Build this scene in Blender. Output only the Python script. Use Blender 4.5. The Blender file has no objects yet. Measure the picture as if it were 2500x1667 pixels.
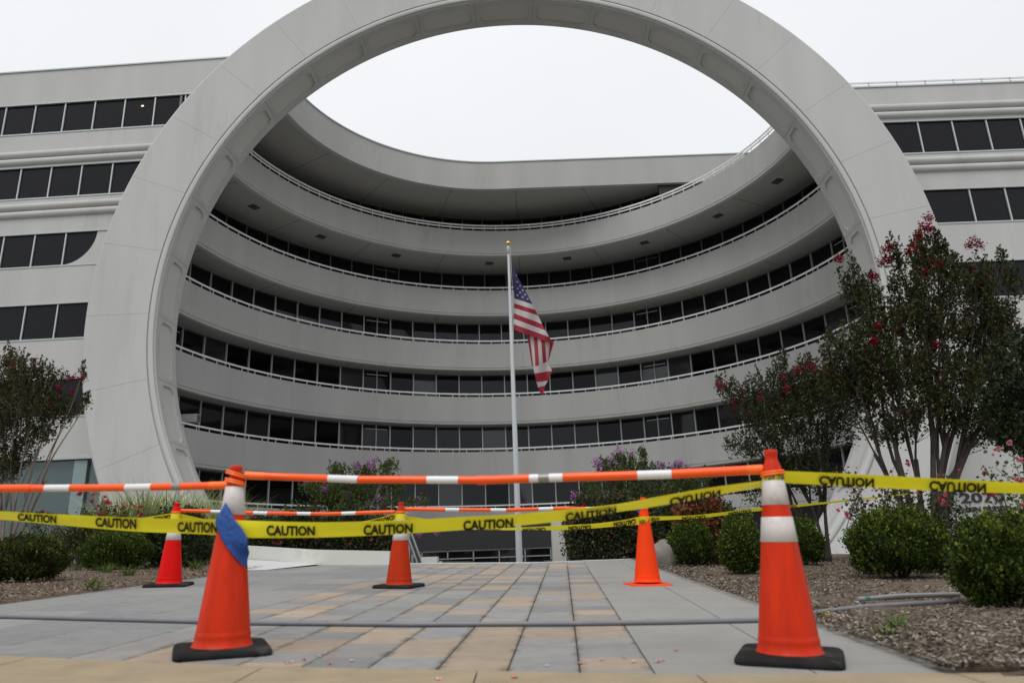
import bpy, math, random
import numpy as np
from mathutils import Vector, Matrix
rnd = random.Random(7); NR = np.random.RandomState(11)
S = bpy.context.scene; COL = S.collection; R = math.radians; PI = math.pi
# ------------------------------------------------------------------ camera, sky, sun, exposure
PITCH, ROLL, FPX = .289, .0357, 1800.0
Fv = np.array([0, math.cos(PITCH), math.sin(PITCH)]); r0 = np.array([1., 0, 0]); u0 = np.array([0, -math.sin(PITCH), math.cos(PITCH)])
Rv = math.cos(ROLL)*r0 - math.sin(ROLL)*u0; Uv = math.cos(ROLL)*u0 + math.sin(ROLL)*r0
cd = bpy.data.cameras.new('camera'); cam = bpy.data.objects.new('camera', cd); COL.objects.link(cam)
cam.matrix_world = Matrix(((Rv[0], Uv[0], -Fv[0], 0), (Rv[1], Uv[1], -Fv[1], 0), (Rv[2], Uv[2], -Fv[2], 0), (0, 0, 0, 1)))
cd.sensor_width = 36; cd.lens = 36*FPX/2500; cd.clip_end = 3000; cd.clip_start = .05
cd.dof.use_dof = True; cd.dof.focus_distance = 24; cd.dof.aperture_fstop = 2.4
S.camera = cam
W = bpy.data.worlds.new('World'); S.world = W; W.use_nodes = True
wn = W.node_tree; wn.nodes.clear()
wo = wn.nodes.new('ShaderNodeOutputWorld'); bg = wn.nodes.new('ShaderNodeBackground'); sky = wn.nodes.new('ShaderNodeTexSky')
sky.sky_type = 'NISHITA'; sky.sun_disc = False; sky.sun_elevation = R(58); sky.sun_rotation = R(200)
mx = wn.nodes.new('ShaderNodeMix'); mx.data_type = 'RGBA'; mx.inputs[0].default_value = .93
# overcast: an even cloud deck, a little brighter overhead than at the horizon
tc = wn.nodes.new('ShaderNodeTexCoord'); sp = wn.nodes.new('ShaderNodeSeparateXYZ'); rp = wn.nodes.new('ShaderNodeValToRGB')
rp.color_ramp.elements[0].position = 0; rp.color_ramp.elements[0].color = (7.4, 7.6, 7.95, 1)
rp.color_ramp.elements[1].position = .7; rp.color_ramp.elements[1].color = (9.0, 9.1, 9.25, 1)
nz = wn.nodes.new('ShaderNodeTexNoise'); nz.inputs['Scale'].default_value = 2.2; nz.inputs['Detail'].default_value = 3
ml = wn.nodes.new('ShaderNodeMix'); ml.data_type = 'RGBA'; ml.blend_type = 'MULTIPLY'; ml.inputs[0].default_value = .14
wn.links.new(tc.outputs['Generated'], sp.inputs[0]); wn.links.new(sp.outputs[2], rp.inputs[0]); wn.links.new(tc.outputs['Generated'], nz.inputs[0])
wn.links.new(rp.outputs[0], ml.inputs[6]); wn.links.new(nz.outputs[0], ml.inputs[7])
wn.links.new(sky.outputs[0], mx.inputs[6]); wn.links.new(ml.outputs[2], mx.inputs[7]); wn.links.new(mx.outputs[2], bg.inputs[0])
bg.inputs[1].default_value = .1
wn.links.new(bg.outputs[0], wo.inputs[0])
sl = bpy.data.lights.new('sun', 'SUN'); sun = bpy.data.objects.new('sun', sl); COL.objects.link(sun)
sl.energy = 1.35; sl.angle = R(34); sl.color = (1, .97, .93)
sun.rotation_euler = (R(32), 0, R(-20))
S.view_settings.view_transform = 'Standard'; S.view_settings.look = 'None'; S.view_settings.exposure = .22; S.view_settings.gamma = 1

# ------------------------------------------------------------------ geometry of the place
ZR = 3.554; AX, AY = .22, 34.36            # storey datum, centre of the curved front
def ray(x, y): return Fv + ((x-1250)/FPX)*Rv - ((y-833.5)/FPX)*Uv
def aty(x, y, Y): d = ray(x, y); return d*Y/d[1]
GN = np.array([.023936, -.039856, .998919]); HC = .59
def atg(x, y): d = ray(x, y); return d*(-HC/(d@GN))
def G(x, y):
    yy = min(max(y, -12), 15.8); xx = min(max(x, -11), 11)
    return (-HC - GN[0]*xx - GN[1]*yy)/GN[2]

# ------------------------------------------------------------------ helpers
class MB:
    def __init__(s): s.v = []; s.f = []; s.m = []; s.c = None; s.sm = False
    def add(s, vs, fs, mi=0):
        b = len(s.v); s.v += [tuple(map(float, p)) for p in vs]; s.f += [tuple(b+i for i in q) for q in fs]; s.m += [mi]*len(fs); return b
    def box(s, c, d, mi=0, rz=0, ax=None):
        hx, hy, hz = d[0]/2, d[1]/2, d[2]/2; P = []
        for z in (-hz, hz):
            for x, y in ((-hx, -hy), (hx, -hy), (hx, hy), (-hx, hy)):
                p = np.array([x*math.cos(rz)-y*math.sin(rz), x*math.sin(rz)+y*math.cos(rz), z])
                P.append(p+np.array(c))
        s.add(P, [(3, 2, 1, 0), (4, 5, 6, 7), (0, 1, 5, 4), (1, 2, 6, 5), (2, 3, 7, 6), (3, 0, 4, 7)], mi)
    def tube(s, pts, rad, n=8, mi=0, cap=True):
        pts = [np.array(p, float) for p in pts]; rs = rad if hasattr(rad, '__len__') else [rad]*len(pts); V = []; Q = []
        prev = None
        for i, p in enumerate(pts):
            t = pts[min(i+1, len(pts)-1)]-pts[max(i-1, 0)]; t = t/(np.linalg.norm(t)+1e-9)
            a = prev if prev is not None else np.array([0, 0, 1.]) if abs(t[2]) < .9 else np.array([1., 0, 0])
            u = a-t*(a@t); u /= np.linalg.norm(u)+1e-9; w = np.cross(t, u); prev = u
            for k in range(n): an = 2*PI*k/n; V.append(p+rs[i]*(math.cos(an)*u+math.sin(an)*w))
        for i in range(len(pts)-1):
            for k in range(n): k2 = (k+1) % n; Q.append((i*n+k, i*n+k2, (i+1)*n+k2, (i+1)*n+k))
        if cap: Q.append(tuple(range(n))[::-1]); Q.append(tuple((len(pts)-1)*n+k for k in range(n)))
        s.add(V, Q, mi)
    def lathe(s, prof, c=(0, 0, 0), n=32, mi=0, wob=None):
        V = []; Q = []
        for r, z in prof:
            for k in range(n):
                a = 2*PI*k/n; rr = r*(1+(wob(a, z) if wob else 0)); V.append((c[0]+rr*math.cos(a), c[1]+rr*math.sin(a), c[2]+z))
        for i in range(len(prof)-1):
            for k in range(n): k2 = (k+1) % n; Q.append((i*n+k, i*n+k2, (i+1)*n+k2, (i+1)*n+k))
        s.add(V, Q, mi)
    def sweep(s, prof, path, mi=0, closed=True):
        """prof: list of (a,b); path: list of functions' frames (P, A, B) -> P + a*A + b*B"""
        V = []; Q = []; n = len(prof)
        for P, A, B in path:
            for a, b in prof: V.append(P+a*A+b*B)
        m = n if closed else n-1
        for i in range(len(path)-1):
            for k in range(m): k2 = (k+1) % n; Q.append((i*n+k, i*n+k2, (i+1)*n+k2, (i+1)*n+k))
        if closed: Q.append(tuple(range(n))[::-1]); Q.append(tuple((len(path)-1)*n+k for k in range(n)))
        s.add(V, Q, mi)
def setp(o, label=None, cat=None, group=None, kind=None):
    if label: o['label'] = label
    if cat: o['category'] = cat
    if group: o['group'] = group
    if kind: o['kind'] = kind
    return o
ORG = {}
def link(name, mb, mats, parent=None, smooth=False, org=None, cols=None):
    me = bpy.data.meshes.new(name)
    o0 = np.array(org if org is not None else (ORG[parent.name] if parent else (0, 0, 0)), float)
    if isinstance(mb, MB):
        V = np.array(mb.v, float)-o0; me.from_pydata(V.tolist(), [], mb.f); mi = mb.m
        if len(set(mi)) > 1: me.polygons.foreach_set('material_index', mi)
    else:                                   # (verts Nx3, quads Mx4, mat idx or None)
        V, Q, mi = mb; V = V-o0
        me.vertices.add(len(V)); me.vertices.foreach_set('co', V.ravel())
        me.loops.add(Q.size); me.loops.foreach_set('vertex_index', Q.ravel().astype(np.int32))
        me.polygons.add(len(Q)); me.polygons.foreach_set('loop_start', np.arange(0, Q.size, Q.shape[1], dtype=np.int32))
        if mi is not None: me.polygons.foreach_set('material_index', mi.astype(np.int32))
        me.update(calc_edges=True)
    for m in (mats if isinstance(mats, (list, tuple)) else [mats]): me.materials.append(m)
    if cols is not None:
        at = me.attributes.new('col', 'FLOAT_COLOR', 'POINT'); c4 = np.ones((len(me.vertices), 4)); c4[:, :3] = cols; at.data.foreach_set('color', c4.ravel())
    if smooth: me.polygons.foreach_set('use_smooth', [True]*len(me.polygons))
    me.validate(); me.update()
    o = bpy.data.objects.new(name, me); COL.objects.link(o)
    if parent: o.parent = parent; ORG[o.name] = o0
    else: o.location = o0; ORG[o.name] = o0
    return o
def thing(name, loc, label, cat, group=None):
    o = bpy.data.objects.new(name, None); COL.objects.link(o); o.location = loc; o.empty_display_size = .2; ORG[o.name] = np.array(loc, float)
    return setp(o, label, cat, group)
def struct(name, mb, mats, **k): return setp(link(name, mb, mats, **k), kind='structure')
def autosmooth(o, ang=40):
    me = o.data; me.polygons.foreach_set('use_smooth', [True]*len(me.polygons))
    try: me.set_sharp_from_angle(angle=R(ang))
    except Exception: pass
    return o

# ------------------------------------------------------------------ materials
def mat(name, col, rough=.6, metal=0, var=.0, vscale=3, bump=0, bscale=60, spec=.5, attr=False, dirt=None, trans=0, coat=0, vdetail=4, stretch=None, edge=None):
    m = bpy.data.materials.new(name); m.use_nodes = True; nt = m.node_tree; b = nt.nodes['Principled BSDF']; L = nt.links.new; N = nt.nodes.new
    b.inputs['Roughness'].default_value = rough; b.inputs['Metallic'].default_value = metal; b.inputs['Specular IOR Level'].default_value = spec
    if coat: b.inputs['Coat Weight'].default_value = coat; b.inputs['Coat Roughness'].default_value = .15
    tc = N('ShaderNodeTexCoord'); src = tc.outputs['Object']
    if stretch:
        mp = N('ShaderNodeMapping'); mp.inputs['Scale'].default_value = stretch; L(src, mp.inputs[0]); src2 = mp.outputs[0]
    else: src2 = src
    if attr: a = N('ShaderNodeAttribute'); a.attribute_name = 'col'; cur = a.outputs['Color']
    else: rgb = N('ShaderNodeRGB'); rgb.outputs[0].default_value = (*col, 1); cur = rgb.outputs[0]
    if var:
        n = N('ShaderNodeTexNoise'); n.inputs['Scale'].default_value = vscale; n.inputs['Detail'].default_value = vdetail; L(src2, n.inputs[0])
        mr = N('ShaderNodeMapRange'); mr.inputs[1].default_value = .25; mr.inputs[2].default_value = .75; mr.inputs[3].default_value = 1-var; mr.inputs[4].default_value = 1+var; L(n.outputs[0], mr.inputs[0])
        mm = N('ShaderNodeVectorMath'); mm.operation = 'SCALE'; L(cur, mm.inputs[0]); L(mr.outputs[0], mm.inputs['Scale']); cur = mm.outputs[0]
    if dirt:                                # (colour, scale, threshold, amount)
        dc, ds, dt, da = dirt; n = N('ShaderNodeTexNoise'); n.inputs['Scale'].default_value = ds; n.inputs['Detail'].default_value = 6; n.inputs['Roughness'].default_value = .65; L(src2, n.inputs[0])
        mr = N('ShaderNodeMapRange'); mr.inputs[1].default_value = dt; mr.inputs[2].default_value = dt+.12; mr.inputs[3].default_value = 0; mr.inputs[4].default_value = da; L(n.outputs[0], mr.inputs[0])
        mx = N('ShaderNodeMix'); mx.data_type = 'RGBA'; L(mr.outputs[0], mx.inputs[0]); L(cur, mx.inputs[6]); mx.inputs[7].default_value = (*dc, 1); cur = mx.outputs[2]
    L(cur, b.inputs['Base Color'])
    if bump:
        n = N('ShaderNodeTexNoise'); n.inputs['Scale'].default_value = bscale; n.inputs['Detail'].default_value = 5; L(src, n.inputs[0])
        bp = N('ShaderNodeBump'); bp.inputs['Strength'].default_value = bump; bp.inputs['Distance'].default_value = .02; L(n.outputs[0], bp.inputs['Height']); L(bp.outputs[0], b.inputs['Normal'])
    if trans:
        out = nt.nodes['Material Output']; tr = N('ShaderNodeBsdfTranslucent'); L(cur, tr.inputs[0]); ms = N('ShaderNodeMixShader'); ms.inputs[0].default_value = trans
        L(b.outputs[0], ms.inputs[1]); L(tr.outputs[0], ms.inputs[2]); L(ms.outputs[0], out.inputs[0])
    return m
M = {}
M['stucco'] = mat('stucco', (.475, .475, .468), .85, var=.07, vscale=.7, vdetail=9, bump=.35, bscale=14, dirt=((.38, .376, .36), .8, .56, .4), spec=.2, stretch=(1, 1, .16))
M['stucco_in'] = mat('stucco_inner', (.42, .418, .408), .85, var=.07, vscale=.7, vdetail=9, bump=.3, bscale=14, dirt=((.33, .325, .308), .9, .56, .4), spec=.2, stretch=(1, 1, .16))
M['panel'] = mat('arch_panel', (.47, .465, .45), .8, var=.03, vscale=.8, spec=.2)
M['soffit'] = mat('soffit_shaded', (.34, .335, .32), .8, var=.03, vscale=1, spec=.2)  # base colour darkened to deepen the shade under the balconies
M['joint'] = mat('joint_sealant', (.09, .09, .085), .9)
M['coping'] = mat('metal_coping', (.42, .47, .46), .45, metal=.3)
M['rail'] = mat('painted_rail', (.72, .73, .73), .45, var=.05)
M['frame'] = mat('window_frame', (.50, .52, .52), .4, metal=.2)
M['frame_dark'] = mat('window_frame_shaded', (.13, .13, .13), .5)  # same frames, shade of the upper floors put into the colour
M['glassb'] = mat('dark_glass_b', (.028, .028, .032), .06, spec=.6, bump=.02, bscale=.6)  # base colour raised to stand in for uneven reflections
M['glassc'] = mat('dark_glass_c', (.003, .003, .004), .05, spec=.2)
M['glass'] = mat('dark_glass', (.008, .008, .010), .04, spec=.32, bump=.012, bscale=.8)
M['glass2'] = mat('wing_glass', (.007, .007, .009), .05, spec=.2, bump=.012, bscale=.8)
M['teal'] = mat('teal_glass', (.05, .085, .085), .05, spec=.8)
M['tealcol'] = mat('teal_column', (.22, .30, .30), .3)
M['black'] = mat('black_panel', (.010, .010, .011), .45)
M['dark'] = mat('dark_metal', (.03, .03, .03), .5)
M['grey_metal'] = mat('grey_metal', (.30, .31, .31), .4, metal=.4, var=.1)
M['wallwhite'] = mat('white_wall', (.60, .60, .56), .85, var=.06, vscale=1.5, dirt=((.35, .33, .28), 1.4, .58, .5), bump=.3, bscale=40)
M['pillar'] = mat('pillar_concrete', (.50, .49, .47), .85, var=.06, vscale=1.5, bump=.2, bscale=40)
M['paver'] = mat('paver', (.3, .3, .3), .82, attr=True, var=.10, vscale=9, vdetail=9, bump=.5, bscale=90, dirt=((.16, .145, .125), 2.3, .60, .45), spec=.3)
M['paver_plain'] = mat('plain_paver', (.3, .3, .3), .82, attr=True, var=.10, vscale=9, vdetail=9, bump=.5, bscale=90, dirt=((.16, .145, .125), 2.3, .60, .45), spec=.3)
nt = M['paver'].node_tree; L = nt.links.new; N = nt.nodes.new; b_ = nt.nodes['Principled BSDF']; cur = b_.inputs['Base Color'].links[0].from_socket
tc_ = N('ShaderNodeTexCoord'); dp = N('ShaderNodeVectorMath'); dp.operation = 'DOT_PRODUCT'; dp.inputs[1].default_value = (.9983/.3125, -.058/.3125, 0); L(tc_.outputs['Object'], dp.inputs[0])
ad = N('ShaderNodeMath'); ad.operation = 'ADD'; ad.inputs[1].default_value = -(.55*.9983-3.37*.058)/.3125+40.0; L(dp.outputs['Value'], ad.inputs[0])
pp_ = N('ShaderNodeMath'); pp_.operation = 'PINGPONG'; pp_.inputs[1].default_value = .5; L(ad.outputs[0], pp_.inputs[0])
nz_ = N('ShaderNodeTexNoise'); nz_.inputs['Scale'].default_value = 7; nz_.inputs['Detail'].default_value = 7; nz_.inputs['Roughness'].default_value = .7; L(tc_.outputs['Object'], nz_.inputs[0])
m1 = N('ShaderNodeMath'); m1.operation = 'MULTIPLY_ADD'; m1.inputs[1].default_value = -.75; m1.inputs[2].default_value = .47; L(nz_.outputs[0], m1.inputs[0])
m2 = N('ShaderNodeMath'); m2.operation = 'ADD'; L(pp_.outputs[0], m2.inputs[0]); L(m1.outputs[0], m2.inputs[1])
mr_ = N('ShaderNodeMapRange'); mr_.inputs[1].default_value = .03; mr_.inputs[2].default_value = .18; mr_.inputs[3].default_value = .8; mr_.inputs[4].default_value = 0; L(m2.outputs[0], mr_.inputs[0])
mx_ = N('ShaderNodeMix'); mx_.data_type = 'RGBA'; L(mr_.outputs[0], mx_.inputs[0]); L(cur, mx_.inputs[6]); mx_.inputs[7].default_value = (.11, .10, .085, 1); L(mx_.outputs[2], b_.inputs['Base Color'])
M['paverjoint'] = mat('paver_joint', (.055, .05, .042), .95, var=.3, vscale=12)
M['concrete'] = mat('grey_concrete', (.275, .272, .258), .85, var=.07, vscale=4, vdetail=9, bump=.4, bscale=120, dirt=((.2, .19, .17), 1.2, .60, .5), spec=.3)
M['tan'] = mat('tan_concrete', (.37, .30, .205), .9, var=.12, vscale=5, vdetail=10, bump=.6, bscale=160, dirt=((.27, .22, .15), 1.5, .58, .6), spec=.2)
M['apron'] = mat('pale_concrete', (.52, .53, .52), .85, var=.05, vscale=3)
M['soil'] = mat('mulch_soil', (.125, .098, .074), .95, var=.45, vscale=22, vdetail=10, bump=1, bscale=45, spec=.1)
M['chip'] = mat('mulch_chip', (.2, .17, .14), .9, attr=True, spec=.15)
M['asphalt'] = mat('asphalt', (.05, .05, .05), .9, var=.15, vscale=3)
M['lawn'] = mat('site_ground', (.17, .165, .13), .95, var=.3, vscale=6)
M['leaf'] = mat('leaf', (.06, .09, .03), .6, attr=True, spec=.12, trans=.15)
M['petal'] = mat('petal', (.5, .1, .1), .85, attr=True, spec=.05, trans=.2)
M['bark'] = mat('bark', (.17, .14, .115), .85, var=.25, vscale=20, stretch=(1, 1, .2), bump=.4, bscale=40)
M['darkbark'] = mat('dark_bark', (.05, .04, .035), .85, var=.25, vscale=20)
M['rock'] = mat('rock', (.19, .17, .155), .9, var=.25, vscale=5, vdetail=8, bump=1, bscale=9, dirt=((.14, .12, .11), 5, .58, .8))
M['cone_a'] = mat('cone_orange', (.56, .027, .003), .45, spec=.2, var=.18, vscale=5, stretch=(4, 4, .7), dirt=((.22, .05, .025), 7, .62, .7), bump=.15, bscale=6)
M['cone_red'] = mat('cone_red', (.70, .004, .003), .4, spec=.12, var=.06, dirt=((.05, .02, .02), 13, .60, .9))
M['cone_brick'] = mat('cone_brick', (.46, .032, .006), .55, spec=.12, var=.10, vscale=5, stretch=(4, 4, .7), dirt=((.15, .04, .03), 7, .66, .7))
M['cone_fluo'] = mat('cone_fluorescent', (.9, .055, .004), .5, spec=.15, var=.05, dirt=((.3, .04, .02), 9, .66, .7))
M['cone_top'] = mat('cone_top_red', (.66, .03, .015), .35)
M['collar'] = mat('reflective_collar', (.60, .56, .55), .45, var=.08, vscale=9, dirt=((.40, .33, .30), 8, .56, .7))
M['rubber'] = mat('black_rubber', (.014, .014, .014), .75, spec=.15, var=.4, vscale=7, dirt=((.09, .085, .08), 5, .55, .5), bump=.3, bscale=30)
M['bar_o'] = mat('bar_orange', (.95, .10, .004), .3, var=.03)
M['bar_l'] = mat('bar_light_orange', (.98, .16, .01), .35)
M['bar_w'] = mat('bar_white', (.74, .74, .78), .3)
M['bar_g'] = mat('bar_grey', (.27, .27, .26), .35, metal=.3)
M['tape'] = mat('caution_tape', (.88, .82, .03), .35, spec=.35, trans=.3, var=.05, vscale=6, bump=.4, bscale=6)
M['ink'] = mat('tape_ink', (.018, .016, .01), .6, spec=.2)
M['blue'] = mat('blue_tape', (.012, .07, .30), .6, var=.12, vscale=14, bump=.9, bscale=16)
M['pipe'] = mat('grey_conduit', (.17, .17, .19), .4, var=.1, vscale=8)
M['pipe_y'] = mat('yellow_band', (.55, .42, .08), .6)
M['pipe_g'] = mat('green_band', (.04, .16, .12), .5)
M['pole'] = mat('pole_white', (.52, .54, .56), .3, metal=.2)
M['gold'] = mat('gold', (.75, .45, .10), .25, metal=1)
M['fl_r'] = mat('flag_red', (.27, .006, .02), .7, trans=.2, bump=.3, bscale=9)
M['fl_w'] = mat('flag_white', (.46, .44, .435), .7, trans=.2, bump=.3, bscale=9)
M['fl_b'] = mat('flag_blue', (.018, .015, .085), .7, trans=.15, bump=.3, bscale=9)
M['rope'] = mat('rope', (.5, .5, .48), .8)
M['lamp'] = bpy.data.materials.new('lit_lamp'); M['lamp'].use_nodes = True
_b = M['lamp'].node_tree.nodes['Principled BSDF']; _b.inputs['Emission Color'].default_value = (1, .6, .25, 1); _b.inputs['Emission Strength'].default_value = 1.6
M['sign'] = mat('sign_letter', (.02, .02, .024), .5)
M['ac'] = mat('unit_white', (.55, .55, .53), .5)

# ------------------------------------------------------------------ GROUND (one sheet to the horizon, with the sunken court cut into it)
CX0, CX1, CY0, CY1 = -2.75, 1.4, 14.45, 58.
def frange(a, b, n): return [a+(b-a)*i/n for i in range(n+1)]
xs = sorted(set([-900, -300, -100, -50, -30, -20, -15, -11, -8, -5, -3.9, CX0-.01, CX0, -1, 0, CX1, CX1+.01, 2, 4, 6, 8, 11, 15, 20, 30, 50, 100, 300, 900]))
ys = sorted(set([-900, -300, -100, -40, -20, -12, -6, 0, 3, 6, 9, 14.3, CY0-.01, CY0, 16, 22, 30, 40, CY1, CY1+.01, 100, 300, 900]))
mb = MB(); V = []
for y in ys:
    for x in xs:
        z = G(x, y)-.03
        if CX0 <= x <= CX1 and CY0 <= y <= CY1: z = -2.7
        V.append((x, y, z))
nx = len(xs); Q = [(j*nx+i, j*nx+i+1, (j+1)*nx+i+1, (j+1)*nx+i) for j in range(len(ys)-1) for i in range(nx-1)]
mb.add(V, Q); struct('ground', mb, M['lawn'])
mb = MB(); mb.add([(CX0+.01, CY0+.01, -2.69), (CX1-.01, CY0+.01, -2.69), (CX1-.01, CY1-.01, -2.69), (CX0+.01, CY1-.01, -2.69)], [(0, 1, 2, 3)]); struct('court_floor', mb, M['apron'])
for xa, xb in ((-15.5, CX0-.02), (CX1+.02, 15)):  # unseen pale paving, added to bounce light up onto the soffits
    mb = MB(); xc = [xa+(xb-xa)*i/6 for i in range(7)]; V = [(x, y, max(G(x, 20), -.9)+.02) for y in (20.5, 33, 53.5) for x in xc]
    mb.add(V, [(j*7+i, j*7+i+1, j*7+i+8, j*7+i+7) for j in range(2) for i in range(6)]); struct('bounce_paving', mb, M['apron'])
# planting beds: lumpy mulch sheets on the ground
def bed(name, x0, x1, y0, y1, n, seed, edge=None):
    rs = np.random.RandomState(seed); mb = MB(); nx_, ny_ = n; V = []
    ph = rs.rand(6)*6
    for j in range(ny_+1):
        for i in range(nx_+1):
            y = y0+(y1-y0)*j/ny_; xe0 = x0(y) if callable(x0) else x0; xe1 = x1(y) if callable(x1) else x1; x = xe0+(xe1-xe0)*i/nx_
            e = min(1, min(abs(x-xe0), abs(x-xe1))/.35)
            z = G(x, y)-.012+e*(.03+.02*math.sin(x*2.1+ph[0])*math.sin(y*1.7+ph[1])+.012*math.sin(x*6+ph[2])*math.sin(y*7+ph[3]))+rs.rand()*.008*e
            V.append((x, y, z))
    mb.add(V, [(j*(nx_+1)+i, j*(nx_+1)+i+1, (j+1)*(nx_+1)+i+1, (j+1)*(nx_+1)+i) for j in range(ny_) for i in range(nx_)])
    return struct(name, mb, M['soil'], smooth=True)
xr = lambda y: 1.79+(y-3.33)*.034                 # right edge of the paving
xl = lambda y: -4.64+(y-6.91)*.17 if y < 8.85 else -4.31-.012*(y-8.85)
bed('planting_bed', xr, 13., 3.22, 30., (90, 160), 1)
bed('planting_bed', -14., xl, 3.9, 30., (80, 130), 2)
# mulch chips (uncountable)
def chips(xf, yf, n, pal, name, seed):
    rs = np.random.RandomState(seed); P = []
    while len(P) < n:
        y = yf[0]+(yf[1]-yf[0])*rs.rand()**1.6; x = xf(y, rs.rand()**1.3)
        P.append((x, y, G(x, y)+.022+rs.rand()*.022))
    P = np.array(P); L_ = .006+.016*rs.rand(n)**1.5; Wd = .003+.006*rs.rand(n); a = rs.rand(n)*2*PI; t = (rs.rand(n)-.5)*.9
    u = np.stack([np.cos(a)*np.cos(t), np.sin(a)*np.cos(t), np.sin(t)], 1); w = np.stack([-np.sin(a), np.cos(a), (rs.rand(n)-.5)*.8], 1)
    V = np.stack([P-u*L_[:, None]-w*Wd[:, None], P+u*L_[:, None]-w*Wd[:, None]*.6, P+u*L_[:, None]*.8+w*Wd[:, None], P-u*L_[:, None]+w*Wd[:, None]*.8], 1).reshape(-1, 3)
    Qq = np.arange(4*n).reshape(n, 4); c = np.array(pal)[rs.randint(len(pal), size=n)]*(.7+.6*rs.rand(n))[:, None]
    return setp(link(name, (V, Qq, None), M['chip'], cols=np.repeat(c, 4, 0)), kind='stuff', label='loose wood mulch chips scattered over the planting bed', cat='mulch')
palR = [(.25, .21, .175), (.18, .145, .115), (.125, .10, .075), (.33, .29, .25), (.075, .058, .045), (.19, .155, .12)]
palL = [(.22, .14, .10), (.15, .10, .07), (.28, .2, .15), (.10, .07, .05), (.33, .27, .22)]
setp(chips(lambda y, r: xr(y)-.07+r*6.5, (3.28, 14.5), 60000, palR, 'mulch', 3), label='pale grey brown wood mulch chips over the right planting bed')
setp(chips(lambda y, r: xl(y)+.07-r*5, (4.0, 14), 30000, palL, 'mulch', 4), label='dark reddish brown wood mulch chips over the left planting bed')

# ------------------------------------------------------------------ PAVING
DIR = np.array([.058, .9983]); PER = np.array([.9983, -.058]); A0 = np.array([.55, 3.37])
def kl(x): return float(np.interp(x, [-6, -2.44, -1.17, .71, 1.76, 8], [5.0, 3.94, 3.61, 3.32, 3.31, 3.31]))
def vfront(u): 
    v = 0
    for _ in range(4): p = A0+PER*u+DIR*v; v += kl(p[0])+.012-p[1]
    return v
def uv(u, v): p = A0+PER*u+DIR*v; return p
def slab(mb, cols, us, vs, c, z=.0, g=(.002, .002)):
    """one paving slab between u0..u1 and v0..v1, top 6 mm above its bed"""
    (u0_, u1_), (v0_, v1_) = us, vs; u0_ += g[0]; u1_ -= g[0]; v0_ += g[1]; v1_ -= g[1]; dv = .0
    P = []
    v00, v01 = (max(v0_, vfront(u0_)), max(v0_, vfront(u1_)))
    if max(v1_-v00, v1_-v01) < .03: return
    v00 = min(v00, v1_-.006); v01 = min(v01, v1_-.006)
    for dz, ins in ((-.02, 0), (-.004, 0), (0, .004)):
        for a, b in ((u0_+ins, v00+ins), (u1_-ins, v01+ins), (u1_-ins, v1_-ins), (u0_+ins, v1_-ins)):
            p = uv(a, b); P.append((p[0], p[1], G(p[0], p[1])+z+dz))
    mb.add(P, [(0, 1, 5, 4), (1, 2, 6, 5), (2, 3, 7, 6), (3, 0, 4, 7), (4, 5, 9, 8), (5, 6, 10, 9), (6, 7, 11, 10), (7, 4, 8, 11), (8, 9, 10, 11)])
    cols += [c]*12
mb = MB(); cols = []
GREY = [(.245, .244, .240), (.222, .224, .224), (.27, .266, .258)]; TAN = [(.355, .285, .218), (.33, .27, .212), (.375, .303, .234)]; MID = [(.285, .268, .243), (.27, .262, .248)]
rs = random.Random(5)
for c in range(9):
    u1 = -.3125*c; u0_ = u1-.3125; v = -.1-.3*rs.random(); tan = rs.random() < .5; first = True
    while v < 10.62:
        ln = rs.choice([.30, .30, .40, .45, .60]); ln = ln*.6 if first and rs.random() < .4 else ln; first = False
        end = 10.62; l2 = min(v+ln, end)
        r_ = rs.random(); colr = rs.choice(TAN) if r_ < .36 else rs.choice(MID) if r_ < .5 else rs.choice(GREY)
        k = .93+.14*rs.random(); slab(mb, cols, (u0_, u1), (v, l2), tuple(q*k for q in colr), g=(.0032, .0018)); v = l2
o = struct('paving', mb, M['paver'], cols=np.array(cols))
mb = MB(); cols = []                           # plain grey slabs left of the patterned field
for c, w in enumerate((.62,)*4):
    u1 = -.3125*9-.0-.62*c; v = -.4+.25*c
    while v < 10.3:
        l2 = min(v+(.92 if rs.random() < .6 else .61), 10.3); pm = uv(u1-.3, v)
        if uv(u1-.62, v)[0] > xl(max(uv(u1, v)[1], 3.3))-.75 and l2-v > .05: slab(mb, cols, (u1-.62, u1), (v, l2), rs.choice(GREY), g=(.002, .002))
        v = l2
o = struct('paving', mb, M['paver_plain'], cols=np.array(cols))
mb = MB()                                      # concrete walk on the right: two lanes, sawn joints
def quad(mb, p4, z, mi=0, n=1):
    mb.add([(p[0], p[1], G(p[0], p[1])+z) for p in p4], [tuple(range(len(p4)))], mi)
for (ua, ub) in ((.002, .655), (.663, 0)):
    v = -.045
    for l in (.27, 1.5, 1.5, 1.5, 1.5, 1.5, 1.5, 1.5, .9):
        v2 = v+l; pa = uv(ua, v+.002); pd = uv(ua, v2-.003)
        if ub: pb = uv(ub, v+.002); pc = uv(ub, v2-.003)
        else: pb = np.array([xr(pa[1]), pa[1]-.055*(xr(pa[1])-pa[0])]); pc = np.array([xr(pd[1]), pd[1]-.055*(xr(pd[1])-pd[0])])
        P = []
        for dz in (-.02, .0):
            for p in (pa, pb, pc, pd): P.append((p[0], p[1], G(p[0], p[1])+dz))
        mb.add(P, [(0, 1, 5, 4), (1, 2, 6, 5), (2, 3, 7, 6), (3, 0, 4, 7), (4, 5, 6, 7)]); v = v2
struct('walkway', mb, M['concrete'])
Z3 = np.array([0, 0, .006])
mb = MB(); quad(mb, [uv(-6.2, .3), uv(1.25, -.05), uv(1.6, 10.7), uv(-5.2, 10.4)], -.014); struct('paving_bed', mb, M['paverjoint'])
mb = MB()                                      # pale kerb at the crest
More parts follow.
